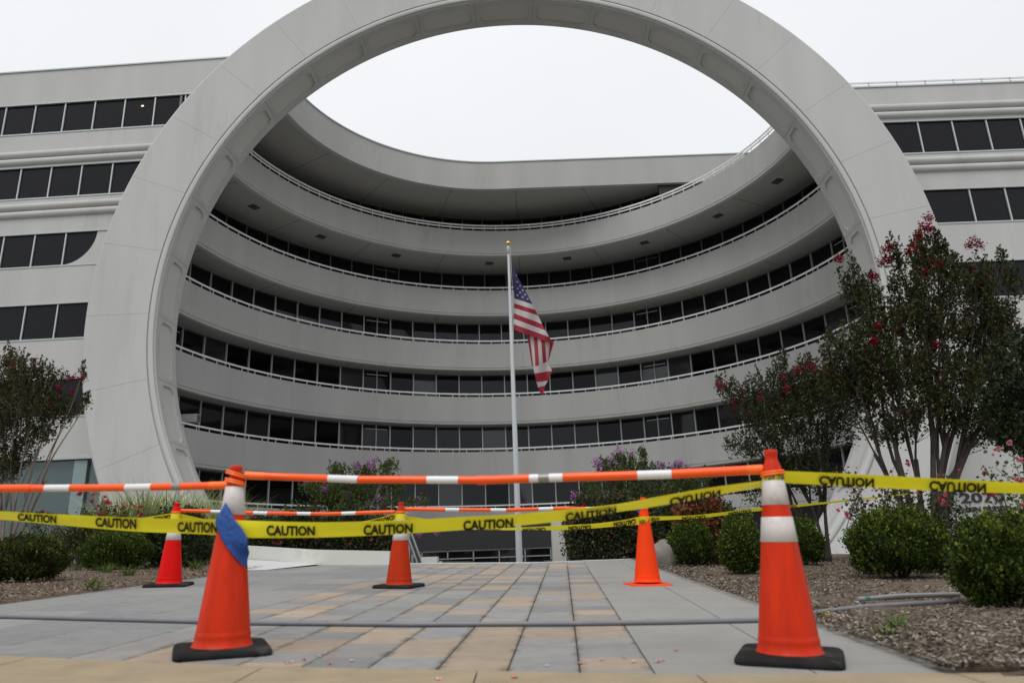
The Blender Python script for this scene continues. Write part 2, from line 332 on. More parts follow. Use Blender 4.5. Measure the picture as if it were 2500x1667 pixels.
KP = [atg(*q)[:2] for q in ((735, 1376), (955, 1377), (1334, 1373.5), (1550, 1365))]
for a, b in zip(KP[:-1], KP[1:]):
    d = (b-a)/np.linalg.norm(b-a); nn = np.array([-d[1], d[0]])*.16
    P = [(p[0], p[1], G(p[0], p[1])+dz) for dz in (-.6, .012) for p in (a, b, b+nn, a+nn)]
    mb.add(P, [(0, 1, 5, 4), (1, 2, 6, 5), (2, 3, 7, 6), (3, 0, 4, 7), (4, 5, 6, 7)])
struct('kerb', mb, M['apron'])
mb = MB()                                      # triangle of walk past the crest on the right
quad(mb, [KP[2]+np.array([-.3, -.35]), atg(1592, 1384)[:2], KP[3], KP[2]], -.004); struct('walkway', mb, M['concrete'])
mb = MB(); mb.add([atg(590, 1393)+Z3, atg(648, 1391.5)+Z3, aty(785, 1376.5, 13.75)+Z3, aty(600, 1366, 14.25)+Z3, aty(520, 1364, 14.3)+Z3], [(0, 1, 2, 3, 4)]); struct('path', mb, M['apron'])
mb = MB()                                      # tan pavement in front, with joints
xsK = [-6, -4.1, -2.44, -1.17, -.2, .71, 1.76, 2.9, 6]
def jl(x, k): return x
for i in range(len(xsK)-1):
    a, b = xsK[i]+.003, xsK[i+1]-.003
    for (ya, yb) in ((None, 1.95), (1.944, .4), (.394, -1.4)):
        ta, tb = (kl(a)-.012, kl(b)-.012) if ya is None else (ya, ya); sk = .35
        P = [(a-.0, yb, G(a, yb)+.002), (b, yb, G(b, yb)+.002), (b, tb, G(b, tb)+.002), (a, ta, G(a, ta)+.002)]
        mb.add(P, [(0, 1, 2, 3)])
struct('pavement', mb, M['tan'])
mb = MB(); quad(mb, [(-7, -1.5), (7, -1.5), (7, 3.27), (.7, 3.30), (-1.2, 3.55), (-2.5, 3.9), (-7, 5.2)], -.016); struct('pavement_bed', mb, M['paverjoint'])
mb = MB(); quad(mb, [(-200, -11), (200, -11), (200, -1.6), (-200, -1.6)], -.02); struct('road', mb, M['asphalt'])
# fix-up: bring left end of paving under the beds by soil colour only

# ------------------------------------------------------------------ BUILDING
bl = thing('office_building', (0, 38, 0), 'six storey grey office building with a giant circular concrete arch and curved balcony storeys', 'building')
def wy(x): return 34.22-.0526*x if x < 0 else 34.12
def pol(a, r_): return np.array([AX+r_*math.sin(a), AY+r_*math.cos(a), 0])
Z1 = np.array([0, 0, 1.])
RP = {5: 15.95, 4: 17.93, 3: 18.6, 2: 18.8, 1: 18.95, 0: 19.0}; RW = {5: 17.9, 4: 20., 3: 20.1, 2: 20.3, 1: 20.2, 0: 19.6, 6: 17.9}
RWIN = {5: 18.15, 4: 19.75, 3: 20.1, 2: 20.3, 1: 20.1, 0: 19.9}
def arcframes(a0, a1, n, rfun=None):
    out = []
    for i in range(n+1):
        a = R(a0+(a1-a0)*i/n); out.append((np.array([AX, AY, 0.]), np.array([math.sin(a), math.cos(a), 0]), Z1))
    return out
ptop = {k: ZR+4*k+.03 for k in range(6)}; ptop[5] = ZR+20.0
pbot = {k: ZR+4*k-2.0 for k in range(6)}; pbot[0] = ZR-.98
for k in range(6):
    r_, t, b = RP[k], ptop[k], pbot[k]
    prof = [(r_, t), (r_, b+.20), (r_+.035, b+.19), (r_+.035, b+.15), (r_-.01, b+.14), (r_-.01, b+.03), (r_+.02, b), (r_+.28, b), (r_+.28, t)]
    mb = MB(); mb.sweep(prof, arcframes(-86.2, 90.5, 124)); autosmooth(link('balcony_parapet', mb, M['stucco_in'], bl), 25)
    mb = MB(); rw = RWIN[k-1]+.4 if k else 20.6
    mb.sweep([(r_+.27, b+.012), (rw, b+.012), (rw, b+.9), (r_+.27, b+.9)], arcframes(-86.2, 90.5, 124))
    for j in range(-4, 5):                     # sealed joints of the soffit, 4 mm proud
        a = R(1.8+19.55*j); d = np.array([math.sin(a), math.cos(a), 0]); e = np.array([math.cos(a), -math.sin(a), 0])*.022
        P0 = np.array([AX, AY, b+.008]); mb.add([P0+d*(r_+.285)-e, P0+d*(r_+.285)+e, P0+d*(rw-.42)+e, P0+d*(rw-.42)-e], [(0, 1, 2, 3)], 1)
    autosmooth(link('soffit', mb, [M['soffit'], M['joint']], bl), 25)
    mb = MB()
    for j in range(-8, 9):
        a = R(1.8+9.78*j+(2 if k % 2 else 0)); d = np.array([math.sin(a), math.cos(a), 0]); e = np.array([math.cos(a), -math.sin(a), 0])*.011
        P0 = np.array([AX, AY, 0])+d*(r_-.004); mb.add([P0-e+Z1*(b+.22), P0+e+Z1*(b+.22), P0+e+Z1*(t-.01), P0-e+Z1*(t-.01)], [(0, 1, 2, 3)])
    setp(link('control_joint', mb, M['stucco'], bl), kind='stuff')
    # railing
    mb = MB(); rr = r_-.02; zt = ZR+4*k+.30
    def ring_bar(z0, z1, w=.05): mb.sweep([(rr, z0), (rr+w, z0), (rr+w, z1), (rr, z1)], arcframes(-86.2, 90.5, 124))
    if k == 5: zt = ZR+20.47; ring_bar(zt-.11, zt); ring_bar(zt-.31, zt-.22)
    else: ring_bar(zt-.10, zt)
    n = int(177/ (3.05 if k == 5 else 2.95))
    for i in range(n+1):
        a = R(-86+176*i/n); p = pol(a, rr+.03); mb.box((p[0], p[1], (t+zt)/2-.02), (.035, .035, zt-t), rz=-a)
    link('railing', mb, M['rail'], bl)
# soffit light grilles (6th floor balcony soffit)
for a in (-66.5, -48.3, -29, -5.7, 13.8, 33.4, 52.7, 69.7):
    p = pol(R(a), 17.35); mb = MB(); z = pbot[5]-.012
    mb.box((p[0], p[1], z), (.60, .50, .03), 0, rz=-R(a))
    for j in range(5):
        q = pol(R(a), 17.35+(j-2)*.09); mb.box((q[0], q[1], z-.02), (.56, .02, .012), 1, rz=-R(a))
    link('soffit_grille', mb, [M['dark'], M['joint']], bl)
# curved ribbon windows
WMB = MB(); nwin = 0
def pane(a0, a1, r_, z0, z1, mats=('glass',), tilt=0., target=None, name='window'):
    p0, p1 = pol(R(a0), r_), pol(R(a1), r_); mb = target or MB(); d = pol(R((a0+a1)/2), 1)-np.array([AX, AY, 0]); d = d*tilt
    mb.add([p0+Z1*z0, p1+Z1*z0, p1+Z1*z1+d, p0+Z1*z1+d], [(3, 2, 1, 0)])
    if target is None: return link(name, mb, [M[m] for m in mats], bl)
def bays():
    out = []; a = -37.9-4.92*9-.6; pat = []
    aa = -87.9; i = 0
    while aa < 86:
        w = 5.85 if i in (2, 11, 23, 32) else 4.90
        out.append((aa, aa+w, w > 5)); aa += w; i += 1
    return out
BAYS = bays()
off = {5: 0.6, 4: 1.2, 3: -.2, 2: .15, 1: 0, 0: .3}
for k in (1, 2, 0, 3, 4, 5):
    r_ = RWIN[k]; z0, z1 = ZR+4*k-.9, ZR+4*(k+1)-2.0+.03
    if k == 5: z1 = 25.5
    fm = MB()
    for i, (a0, a1, wide) in enumerate(BAYS):
        if k == 5 and a1 > 41: continue
        a0 += off[k]; a1 += off[k]; vis = {1: -66 < a0 < 62, 2: -72 < a0 < 70, 0: -58 < a0 < 50}.get(k, False)
        tl = (rnd.random()-.5)*.09
        own = None
        if vis and nwin < 66 : own = pane(a0, a1, r_, z0, z1, (rnd.choice(['glass', 'glass', 'glassb', 'glassc']),), tilt=tl); nwin += 1
        else: pane(a0, a1, r_, z0, z1, tilt=tl, target=WMB)
        keep = fm; fm = MB() if own else fm
        for q in ([a0]+([(a0+a1)/2] if wide else [])):
            p = pol(R(q), r_-.05); w = .075 if q == a0 else .05; fm.box((p[0], p[1], (z0+z1)/2), (w, .12, z1-z0), rz=-R(q))
        if wide:
            p = pol(R((a0+a1)/2), r_-.05); fm.box((p[0], p[1], z1-.32), (1.62, .06, .05), rz=-R((a0+a1)/2))
        if own: link('mullion', fm, M['frame'], own)
        fm = keep
    fm.sweep([(r_-.10, z1-.10), (r_+.02, z1-.10), (r_+.02, z1), (r_-.10, z1)], arcframes(-84, 40 if k == 5 else 84, 100), 1)
    link('window_frame', fm, [M['frame' if k < 4 else 'frame_dark'], M['dark']], bl)  # top two floors take the shaded frame colour
setp(link('window', WMB, M['glass'], bl), kind='stuff')
# top storey roof band: arc on the left, straight on the right
ZT, ZB = 27.6, 25.45; PC = np.array([-.6, 35.15]); PRr = 12.2
def outline(off):
    pts = []
    for i in range(61):
        a = R(-90+90*i/60); pts.append(np.array([PC[0]+(PRr+off)*math.sin(a), PC[1]+(PRr+off)*math.cos(a)]))
    for i in range(1, 14): pts.append(np.array([PC[0]+i*1.5, PC[1]+PRr+off]))
    return pts
def wallpath(ptsA, ptsB, z0, z1, mb, mi=0):
    n = len(ptsA); V = []
    for A, B in zip(ptsA, ptsB): V += [(A[0], A[1], z0), (A[0], A[1], z1), (B[0], B[1], z1), (B[0], B[1], z0)]
    Qs = []
    for i in range(n-1):
        for k in range(4): k2 = (k+1) % 4; Qs.append((i*4+k, (i+1)*4+k, (i+1)*4+k2, i*4+k2))
    mb.add(V, Qs, mi)
mb = MB(); wallpath(outline(0), outline(.3), ZB+.14, ZT-.03, mb); wallpath(outline(-.02), outline(.3), ZB, ZB+.13, mb)
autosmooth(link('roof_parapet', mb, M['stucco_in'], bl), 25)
mb = MB(); wallpath(outline(-.06), outline(.34), ZT-.03, ZT+.05, mb); autosmooth(link('coping', mb, M['coping'], bl), 25)
mb = MB(); V = []; Q = []; nA = 96
NA0 = nA
for i in range(nA+1):
    a = R(-86.5+138*i/NA0); d = np.array([math.sin(a), math.cos(a)]); lo = 0
    # distance from curved-front centre to roof outline in this direction
    best = None
    for r_ in np.arange(10, 18.6, .05):
        p = np.array([AX, AY])+d*r_; inside = (p[1] < PC[1]+PRr+.15) if p[0] > PC[0] else np.hypot(*(p-PC)) < PRr+.15
        if not inside: best = r_; break
    if best is None or best > 18.25: nA = i-1; break
    V += [(AX+d[0]*best, AY+d[1]*best, ZB+.06), (AX+d[0]*18.6, AY+d[1]*18.6, ZB+.06), (AX+d[0]*best, AY+d[1]*best, ZB+.5), (AX+d[0]*18.9, AY+d[1]*18.9, ZB+.5)]
for i in range(nA):
    Q += [(i*4, i*4+1, i*4+5, i*4+4), (i*4+2, i*4+6, i*4+7, i*4+3)]
mb.add(V, Q)
for j in range(-4, 3):
    a = R(1.8+19.55*j); d = np.array([math.sin(a), math.cos(a), 0]); e = np.array([math.cos(a), -math.sin(a), 0])*.02; d2 = d[:2]
    r_ = 10.
    while True:
        p = np.array([AX, AY])+d2*r_
        if not ((p[1] < PC[1]+PRr+.3) if p[0] > PC[0] else np.hypot(*(p-PC)) < PRr+.3): break
        r_ += .05
    P0 = np.array([AX, AY, ZB+.055]); mb.add([P0+d*r_-e, P0+d*r_+e, P0+d*18.1+e, P0+d*18.1-e], [(0, 1, 2, 3)], 1)
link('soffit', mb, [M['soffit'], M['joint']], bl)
mb = MB(); mb.box((15.1, 47.8, (ZB+22.3)/2), (8.4, .35, ZB-22.3)); link('wall', mb, M['black'], bl)  # added closing panel, black in place of the shaded soffit end
# entrance storey under the lowest curved parapet
mb = MB(); mb.sweep([(19.3, -2.7), (19.5, -2.7), (19.5, 2.6), (19.3, 2.6)], arcframes(-88, 88, 90)); link('lower_wall', mb, M['black'], bl)

# wings -----------------------------------------------------------
def wbox(mb, x0, x1, z0, z1, dep=.35, proud=0., mi=0):
    n = max(1, int(abs(x1-x0)/6)); 
    P = []
    for x in (x0, x1): y = wy(x)-proud; P += [(x, y, z0), (x, y, z1), (x, y+dep, z1), (x, y+dep, z0)]
    mb.add(P, [(0, 1, 2, 3), (7, 6, 5, 4), (0, 4, 5, 1), (1, 5, 6, 2), (2, 6, 7, 3), (3, 7, 4, 0)], mi)
END = {0: 17.2, 1: 18.7, 2: 18.6, 3: 18.4, 4: 17.7, 5: 15.8, 6: 12.85}
sill = lambda k: ZR+4*k
head = lambda k: ZR+4*k+1.87
XL = -62.
def tubes(mb, x0, x1, zc):
    for dz in (.23, -.23):
        mb.tube([(x0, wy(x0)+.02, zc+dz), (x1, wy(x1)+.02, zc+dz)], .205, 18)
lw = MB()
wbox(lw, XL, -END[6], head(5), ZT); wbox(lw, XL, -END[5], head(4), sill(5)); wbox(lw, XL, -END[4], head(3), sill(4)); wbox(lw, XL, -END[3], head(2), sill(3))
wbox(lw, XL, -END[2], head(1), sill(2)); wbox(lw, XL, -END[1], head(0), sill(1))
link('wall', lw, M['stucco'], bl)
mb = MB()                                      # thin sills and heads, a few cm proud
for k in (5, 4, 3, 2, 1): wbox(mb, XL, -END[k], sill(k)-.07, sill(k)+.01, .1, .03); wbox(mb, XL, -END[k]-.0, head(k)-.02, head(k)+.06, .1, .03)
wbox(mb, XL, -END[1], head(0)-.02, head(0)+.1, .1, .05)
link('window_sill', mb, M['coping'], bl)
mb = MB(); tubes(mb, XL, -17.0, 22.0); autosmooth(link('ledge_moulding', mb, M['stucco'], bl)); mb = MB(); tubes(mb, XL, -18.2, 18.8); autosmooth(link('ledge_moulding', mb, M['stucco'], bl))
mb = MB(); wbox(mb, XL, -END[6]+.4, ZT, ZT+.08, .5, .06); link('coping', mb, M['coping'], bl)
LM = {5: (-17.62, 1.72), 4: (-19.57, 1.715), 3: (-21.62, 1.7), 2: (-21.5, 1.72), 1: (-21.3, 1.72)}
def wing_windows(mull, k, xend, right=False, lim=-31, wname='wing_glass'):
    fm = MB(); sgn = 1 if right else -1
    far = 62 if right else -62
    xs_ = []
    x = mull[0]
    while abs(x) < 62: xs_.append(x); x += sgn*mull[1]
    prev = xend
    for x in xs_:
        if abs(x-prev) > .2:
            mb = MB(); a, b = min(prev, x), max(prev, x)
            zz = [sill(k), head(k)]; tl = (rnd.random()-.5)*.02
            mb.add([(a, wy(a)+.10, zz[0]), (b, wy(b)+.10, zz[0]), (b, wy(b)+.10+tl, zz[1]), (a, wy(a)+.10+tl, zz[1])], [(0, 1, 2, 3)])
            if abs(x) < 31: own = link('window', mb, M['glass2'], bl)
            else: REST.add(mb.v, mb.f); own = None
            f2 = MB() if own else fm
        else: own = None; f2 = fm
        f2.box((x, wy(x)+.07, (sill(k)+head(k))/2), (.065, .09, head(k)-sill(k)-.02)); prev = x
        if own: link('mullion', f2, M['frame'], own)
    link('window_frame', fm, M['frame'], bl)
REST = MB()
wing_windows((-17.62, 1.72), 5, -15.9); wing_windows((-19.57, 1.715), 4, -17.8); wing_windows((-23.33, 1.7), 3, -21.62)
wing_windows((-23.2, 1.72), 2, -21.0+2.3 if False else -19.2); wing_windows((-21.5-1.75, 1.72), 1, -19.2)
# curved end of the third row of windows
mb = MB(); xa, xb = -23.45, -21.62; V = []; n = 18
for i in range(n+1):
    t = i/n*PI/2; x = xa+(xb-xa)*math.sin(t); z = head(3)-(head(3)-sill(3))*math.cos(t)
    V += [(x, wy(x)+.02, z), (x, wy(x)+.02, sill(3))]
mb.add(V, [(2*i, 2*i+1, 2*i+3, 2*i+2) for i in range(n)])
V2 = []
for i in range(n+1):
    t = i/n*PI/2; x = xa+(xb-xa)*math.sin(t); z = head(3)-(head(3)-sill(3))*math.cos(t); V2 += [(x, wy(x)+.02, z), (x, wy(x)+.14, z)]
mb.add(V2, [(2*i, 2*i+2, 2*i+3, 2*i+1) for i in range(n)])
wbox(mb, xb, -18.4, sill(3)+.01, head(3)-.02, .3, -.02); link('wall', mb, M['stucco'], bl)
# ground floor glazing, left
mb = MB(); x0, x1 = XL, -17.4
mb.add([(x0, wy(x0)+.25, -1.), (x1, wy(x1)+.25, -1.), (x1, wy(x1)+.25, head(0)), (x0, wy(x0)+.25, head(0))], [(0, 1, 2, 3)]); link('shopfront_glass', mb, M['teal'], bl)
for x in (-20.9, -25.4, -29.9):
    mb = MB(); mb.box((x, wy(x)+.2, 2.2), (.62, .25, 6.3)); link('column', mb, M['tealcol'], bl)
# right wing: one storey lower, terrace with a rail
rw = MB()
wbox(rw, END[5], 62, head(4), ZR+20.0); wbox(rw, END[4]-.3, 62, head(3), sill(4)); wbox(rw, END[3], 62, head(2), sill(3)); wbox(rw, 18.7, 62, head(0), sill(2)); wbox(rw, 17.0, 62, -2, head(0)-.003)
link('wall', rw, M['stucco'], bl)
mb = MB()
for k in (4, 3, 2): wbox(mb, END[k], 62, sill(k)-.07, sill(k)+.01, .1, .03); wbox(mb, END[k], 62, head(k)-.02, head(k)+.06, .1, .03)
link('window_sill', mb, M['coping'], bl)
mb = MB(); tubes(mb, 16.6, 62, 22.05); autosmooth(link('ledge_moulding', mb, M['stucco'], bl)); mb = MB(); tubes(mb, 18.0, 62, 18.85); autosmooth(link('ledge_moulding', mb, M['stucco'], bl))
mb = MB(); wbox(mb, 15.6, 62, ZR+20.0, ZR+20.06, .4, .05); link('coping', mb, M['coping'], bl)
mb = MB()
for z0_, z1_ in ((ZR+20.34, ZR+20.43), (ZR+20.16, ZR+20.22)): wbox(mb, 15.2, 62, z0_, z1_, .05, -.1)
for i in range(31): mb.box((16.6+i*1.52, wy(17)+.125, ZR+20.2), (.05, .05, .4))
link('railing', mb, M['rail'], bl)
wing_windows((21.75, 1.8), 4, 17.9, True); wing_windows((23.62, 1.82), 3, 18.5, True); wing_windows((26.6, 2.4), 2, 22.3, True)
REST and link('window', REST, M['glass2'], bl)
mb = MB(); wbox(mb, 18.5, 22.25, sill(2), head(2)); link('wall', mb, M['stucco'], bl)
# dark mass of rooms behind the wings, so nothing is see-through
mb = MB(); mb.box((-42, 41, 12.5), (42, 6, 29)); link('core', mb, M['black'], bl); mb = MB(); mb.box((43, 39, 10.5), (44, 6, 26)); link('core', mb, M['black'], bl)
# the lit lamps seen in the windows
for (x, y, Y, s) in ((348, 259, 35.1, .10), (1290, 549, 50.2, .035)):
    p = aty(x, y, Y); mb = MB(); mb.box(p, (s*1.3, .02, s*.7)); link('ceiling_lamp', mb, M['lamp'], bl)

# the great ring -----------------------------------------------------
YAW = -.0229; RC = np.array([.174, 32.26, 11.72]); RN = np.array([-math.sin(YAW), math.cos(YAW), 0]); RT = np.array([math.cos(YAW), math.sin(YAW), 0])
RI, RO, RS, TH = 17.14, 20.21, 16.84, 2.11; ST = 360/34
def rp(deg, rad, dep): a = R(deg); return RC+RT*(rad*math.cos(a))+Z1*(rad*math.sin(a))+RN*dep
stn = []
for i in range(34):
    b = i*ST; stn += [(b, 1), (b+.035, 0)]+[(b+ST*j/8, 0) for j in range(1, 8)]+[(b+ST-.035, 0)]
prof = [(RI+.07, .0, 1), (RO-.10, .0, 1), (RO, .06, 1), (RO, TH+.55, 0), (RI+1, TH+.3, 0), (RS+.12, TH+.02, 0), (RS+.02, TH, 0)]
mb = MB(); V = []; npf = len(prof)
for a, g in stn:
    for r_, d, w in prof: V.append(rp(a, r_, d+(.012 if g and w else 0)))
Q = []
for i in range(len(stn)):
    j = (i+1) % len(stn)
    for k in range(npf-1): Q.append((i*npf+k, j*npf+k, j*npf+k+1, i*npf+k+1))
mb.add(V, Q); arch = link('arch_ring', mb, M['stucco'], bl)
# bead and grooves at the inner front edge
prof = [(RI+.07, 0), (RI+.06, .07), (RI+.0, .07), (RI-.005, .0), (RI-.03, -.02), (RI-.10, -.035), (RI-.18, -.03), (RI-.23, -.01), (RI-.245, .05), (RI-.245, .13), (RI-.27, .13), (RS, .13)]
mb = MB(); V = []; n = 34*8; npf = len(prof)
for i in range(n):
    for r_, d in prof: V.append(rp(i*360/n, r_, d))
Q = [(i*npf+k, ((i+1) % n)*npf+k, ((i+1) % n)*npf+k+1, i*npf+k+1) for i in range(n) for k in range(npf-1)]
mb.add(V, Q); autosmooth(link('arch_trim', mb, M['stucco'], bl), 50)
# inner face with recessed chamfered panels
mb = MB(); D0 = .13
for i in range(34):
    b = i*ST; us = [0, .05, .72, 1.55]+[1.55+(ST-3.1)*j/7 for j in range(1, 7)]+[ST-1.55, ST-.72, ST-.05, ST]
    def ab(u):
        if u < .72-1e-6 or u > ST-.72+1e-6: return None
        t = min(u-.72, ST-.72-u)/.83; t = min(1, max(0, t)); return (.52+.22*(1-t), 1.74-.22*(1-t))
    for q in range(len(us)-1):
        ua, ub = us[q], us[q+1]; A, B = ab(ua), ab(ub); gA = .02 if q == 0 else 0; gB = .02 if q == len(us)-2 else 0
        f = lambda u, d, dr=0: rp(b+u, RS+dr, d)
        if A is None or B is None or (ub-.72 < 1e-6) or (ua > ST-.72-1e-6):
            mb.add([f(ua, D0, gA), f(ub, D0, gB), f(ub, TH, gB), f(ua, TH, gA)], [(0, 3, 2, 1)]); continue
        mb.add([f(ua, D0), f(ub, D0), f(ub, B[0]), f(ua, A[0])], [(0, 3, 2, 1)]); mb.add([f(ua, A[1]), f(ub, B[1]), f(ub, TH), f(ua, TH)], [(0, 3, 2, 1)])
        dr = .09; e0 = .04
        mb.add([f(ua, A[0]), f(ub, B[0]), f(ub, B[0]+e0, dr), f(ua, A[0]+e0, dr)], [(0, 3, 2, 1)]); mb.add([f(ua, A[1]-e0, dr), f(ub, B[1]-e0, dr), f(ub, B[1]), f(ua, A[1])], [(0, 3, 2, 1)])
        mb.add([f(ua, A[0]+e0, dr), f(ub, B[0]+e0, dr), f(ub, B[1]-e0, dr), f(ua, A[1]-e0, dr)], [(0, 3, 2, 1)], 1)
        if abs(ua-.72) < 1e-6: mb.add([f(ua, A[0]), f(ua, A[0]+e0, dr), f(ua, A[1]-e0, dr), f(ua, A[1])], [(0, 1, 2, 3)])
        if abs(ub-ST+.72) < 1e-6: mb.add([f(ub, B[0]), f(ub, B[0]+e0, dr), f(ub, B[1]-e0, dr), f(ub, B[1])], [(0, 1, 2, 3)])
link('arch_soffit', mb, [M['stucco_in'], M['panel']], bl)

# street number on the right wing wall
def textmesh(txt, off=.0, sp=1.0):
    cu = bpy.data.curves.new('t', 'FONT'); cu.body = txt; cu.offset = off; cu.space_character = sp; cu.resolution_u = 3
    o = bpy.data.objects.new('t', cu); COL.objects.link(o); dg = bpy.context.evaluated_depsgraph_get(); dg.update()
    me = bpy.data.meshes.new_from_object(o.evaluated_get(dg)); V = np.array([v.co[:] for v in me.vertices]); Fc = [tuple(p.vertices) for p in me.polygons]
    bpy.data.objects.remove(o); bpy.data.curves.remove(cu); bpy.data.meshes.remove(me)
    V[:, :2] -= V[:, :2].min(0); V[:, :2] /= V[:, :2].max(0); return V[:, :2], Fc
def wall_text(txt, x0, x1, y0, y1, off):
    V, Fc = textmesh(txt, off); P0 = aty(x0, y1, 34.06); P1 = aty(x1, y0-(x1-x0)*.036, 34.06); mb = MB(); zt, zb = P1[2], P0[2]
    if zt < zb: zt, zb = zb, zt
    F1 = [(P0[0]+(P1[0]-P0[0])*u, 34.06, zb+(zt-zb)*v) for u, v in V]; n = len(F1)
    mb.add(F1, Fc); mb.add([(p[0], 34.11, p[2]) for p in F1], [f[::-1] for f in Fc])
    ed = {}
    for f_ in Fc:
        for i in range(len(f_)): ed[(f_[i], f_[(i+1) % len(f_)])] = 1
    for (a, b) in ed:
        if (b, a) not in ed: mb.add([F1[b], F1[a], (F1[a][0], 34.11, F1[a][2]), (F1[b][0], 34.11, F1[b][2])], [(0, 1, 2, 3)])
    return mb
sg = thing('building_sign', (24.5, 34.05, 4), 'dark street number 2070 and CHAIN BRIDGE lettering on the white wall behind the roses', 'sign')
link('number', wall_text('2070', 2348, 2450, 1203, 1228, .02), M['sign'], sg); link('street_name', wall_text('CHAIN BRIDGE', 2338, 2465, 1238, 1251, .02), M['sign'], sg)

# entrance portal between the two white pillars
pt = thing('entrance_portal', (-.6, 44, -2.7), 'sunken black entrance front with steel framed glass doors beyond the plaza edge', 'entrance')
YP = 47.
zt = 2.52; xA, xB = aty(1000, 1340, YP)[0]-3, aty(1345, 1340, YP)[0]+1.2
mb = MB(); mb.box(((xA+xB)/2, YP, (zt+.75)/2), (xB-xA, .3, zt-.75)); link('fascia_panel', mb, M['black'], pt)
mb = MB(); mb.add([(xA, YP+.1, -2.7), (xB, YP+.1, -2.7), (xB, YP+.1, .75), (xA, YP+.1, .75)], [(0, 1, 2, 3)]); link('glass_door', mb, M['glass'], pt)
mb = MB(); mb.box(((xA+xB)/2, YP+.02, .72), (xB-xA, .10, .07)); mb.box(((xA+xB)/2, YP+.02, .26), (xB-xA, .10, .06))
x = xA+.6
while x < xB: mb.box((x, YP+.02, -.95), (.07, .1, 3.4)); x += 1.58
link('door_frame', mb, M['grey_metal'], pt)
for (xa, xb, yt, lab) in ((951, 992, 1254, 'white concrete pillar at the plaza edge behind the middle far cone'), (1349, 1388, 1262, 'white concrete pillar right of the flagpole beside the hedge')):
    Yp = 17.; a = aty(xa, 1320, Yp)[0]; b = aty(xb, 1320, Yp)[0]; zt_ = aty((xa+xb)/2, yt, Yp)[2]; mb = MB()
    w = b-a; bm = [(a, Yp, -2.7), (b, Yp, -2.7), (b, Yp+.6, -2.7), (a, Yp+.6, -2.7)]
    mb.box(((a+b)/2, Yp+.3, (zt_-2.7)/2), (w, .6, zt_+2.7)); mb.box(((a+b)/2, Yp+.3, zt_+.02), (w+.03, .63, .04))
    setp(link('pillar', mb, M['pillar'], org=((a+b)/2, Yp+.3, -2.7)), lab, 'pillar')
# slanted metal stair frame and white block by the left pillar
def P3(x, y, Y): return aty(x, y, Y)
sf = thing('stair_rail', P3(1015, 1376, 15.7), 'slanted grey metal stair rail frame behind the middle far cone', 'railing')
mb = MB(); mb.tube([P3(1003, 1300, 15.9), P3(1032, 1380, 15.9)], .028, 4); mb.tube([P3(991, 1300, 15.7), P3(1020, 1380, 15.7)], .03, 4); link('stringer', mb, M['grey_metal'], sf)
mb = MB(); mb.tube([P3(997, 1310, 15.8), P3(1026, 1380, 15.8)], .02, 4); link('dark_seal', mb, M['dark'], sf)
mb = MB(); mb.box(P3(1007, 1362, 15.6), (.05, .03, .16)); link('bracket', mb, M['grey_metal'], sf)
p = P3(1048, 1378, 15.1); mb = MB(); mb.box((p[0], p[1]+.15, p[2]-.12), (.31, .3, .54)); mb.box((p[0]+.2, p[1]+.2, p[2]-.16), (.06, .2, .44))
setp(link('kerb_block', mb, M['wallwhite'], org=(p[0], p[1], p[2]-.4)), 'small white concrete block at the plaza edge right of the left pillar', 'block')
# side walls of the sunken court
for xs_, lab in ((CX0-.01, 'concrete side wall of the sunken court, left'), (CX1+.01, 'concrete side wall of the sunken court, right')): pass

# low white retaining wall on the left
ptsW = [aty(950, 1380, 13.7), aty(760, 1376, 13.8), aty(600, 1365, 14.3), aty(340, 1352, 15.2)]; A_ = ptsW[0]; mb = MB(); V = []
for i, q in enumerate(ptsW):
    h_ = .25; z = q[2]; V += [(q[0], q[1], z-.3), (q[0], q[1], z+h_), (q[0]+.03, q[1]+.22, z+h_), (q[0]+.03, q[1]+.22, z-.3)]
Q = [(i*4+k, (i+1)*4+k, (i+1)*4+(k+1) % 4, i*4+(k+1) % 4) for i in range(3) for k in range(4)]+[(0, 1, 2, 3), (15, 14, 13, 12)]
mb.add(V, Q); setp(link('retaining_wall', mb, M['wallwhite'], org=(A_[0], A_[1], A_[2])), 'low pale concrete retaining wall along the plaza edge left of the middle cone', 'wall')

# air conditioning unit on the lowest left balcony
p = aty(462, 1022, 40.5); u = thing('rooftop_unit', p, 'white box shaped air conditioning unit behind the lowest left balcony rail', 'air conditioner')
mb = MB(); mb.box((p[0], p[1], p[2]), (1.0, .5, .45)); link('casing', mb, M['ac'], u)
mb = MB()
for j in range(4): mb.box((p[0]+.52, p[1], p[2]-.15+j*.1), (.03, .4, .05))
link('vent', mb, M['dark'], u)

# ------------------------------------------------------------------ FLAGPOLE AND FLAG
YF = 19.; top = aty(1241, 592, YF); bx = -.01
fp = thing('flagpole', (bx, YF, -2.7), 'tall white tapered flagpole with a gold ball on top', 'flagpole')
zt = top[2]; mb = MB()
mb.lathe([(.085, -2.7), (.085, 0), (.066, 3), (.048, 6.5), (.036, zt-.30)], (bx, YF, 0), 20); autosmooth(link('pole', mb, M['pole'], fp))
mb = MB(); mb.lathe([(.0, zt-.34), (.05, zt-.34), (.062, zt-.30), (.062, zt-.16), (.045, zt-.12), (.02, zt-.10), (0, zt-.1)], (bx, YF, 0), 16); autosmooth(link('truck', mb, M['grey_metal'], fp))
mb = MB(); n = 12
mb.lathe([(0.001 if i in (0, n) else .062*math.sin(PI*i/n), zt-.02-.062*math.cos(PI*i/n)) for i in range(n+1)], (bx, YF, 0), 18); link('ball_finial', mb, M['gold'], fp, smooth=True)
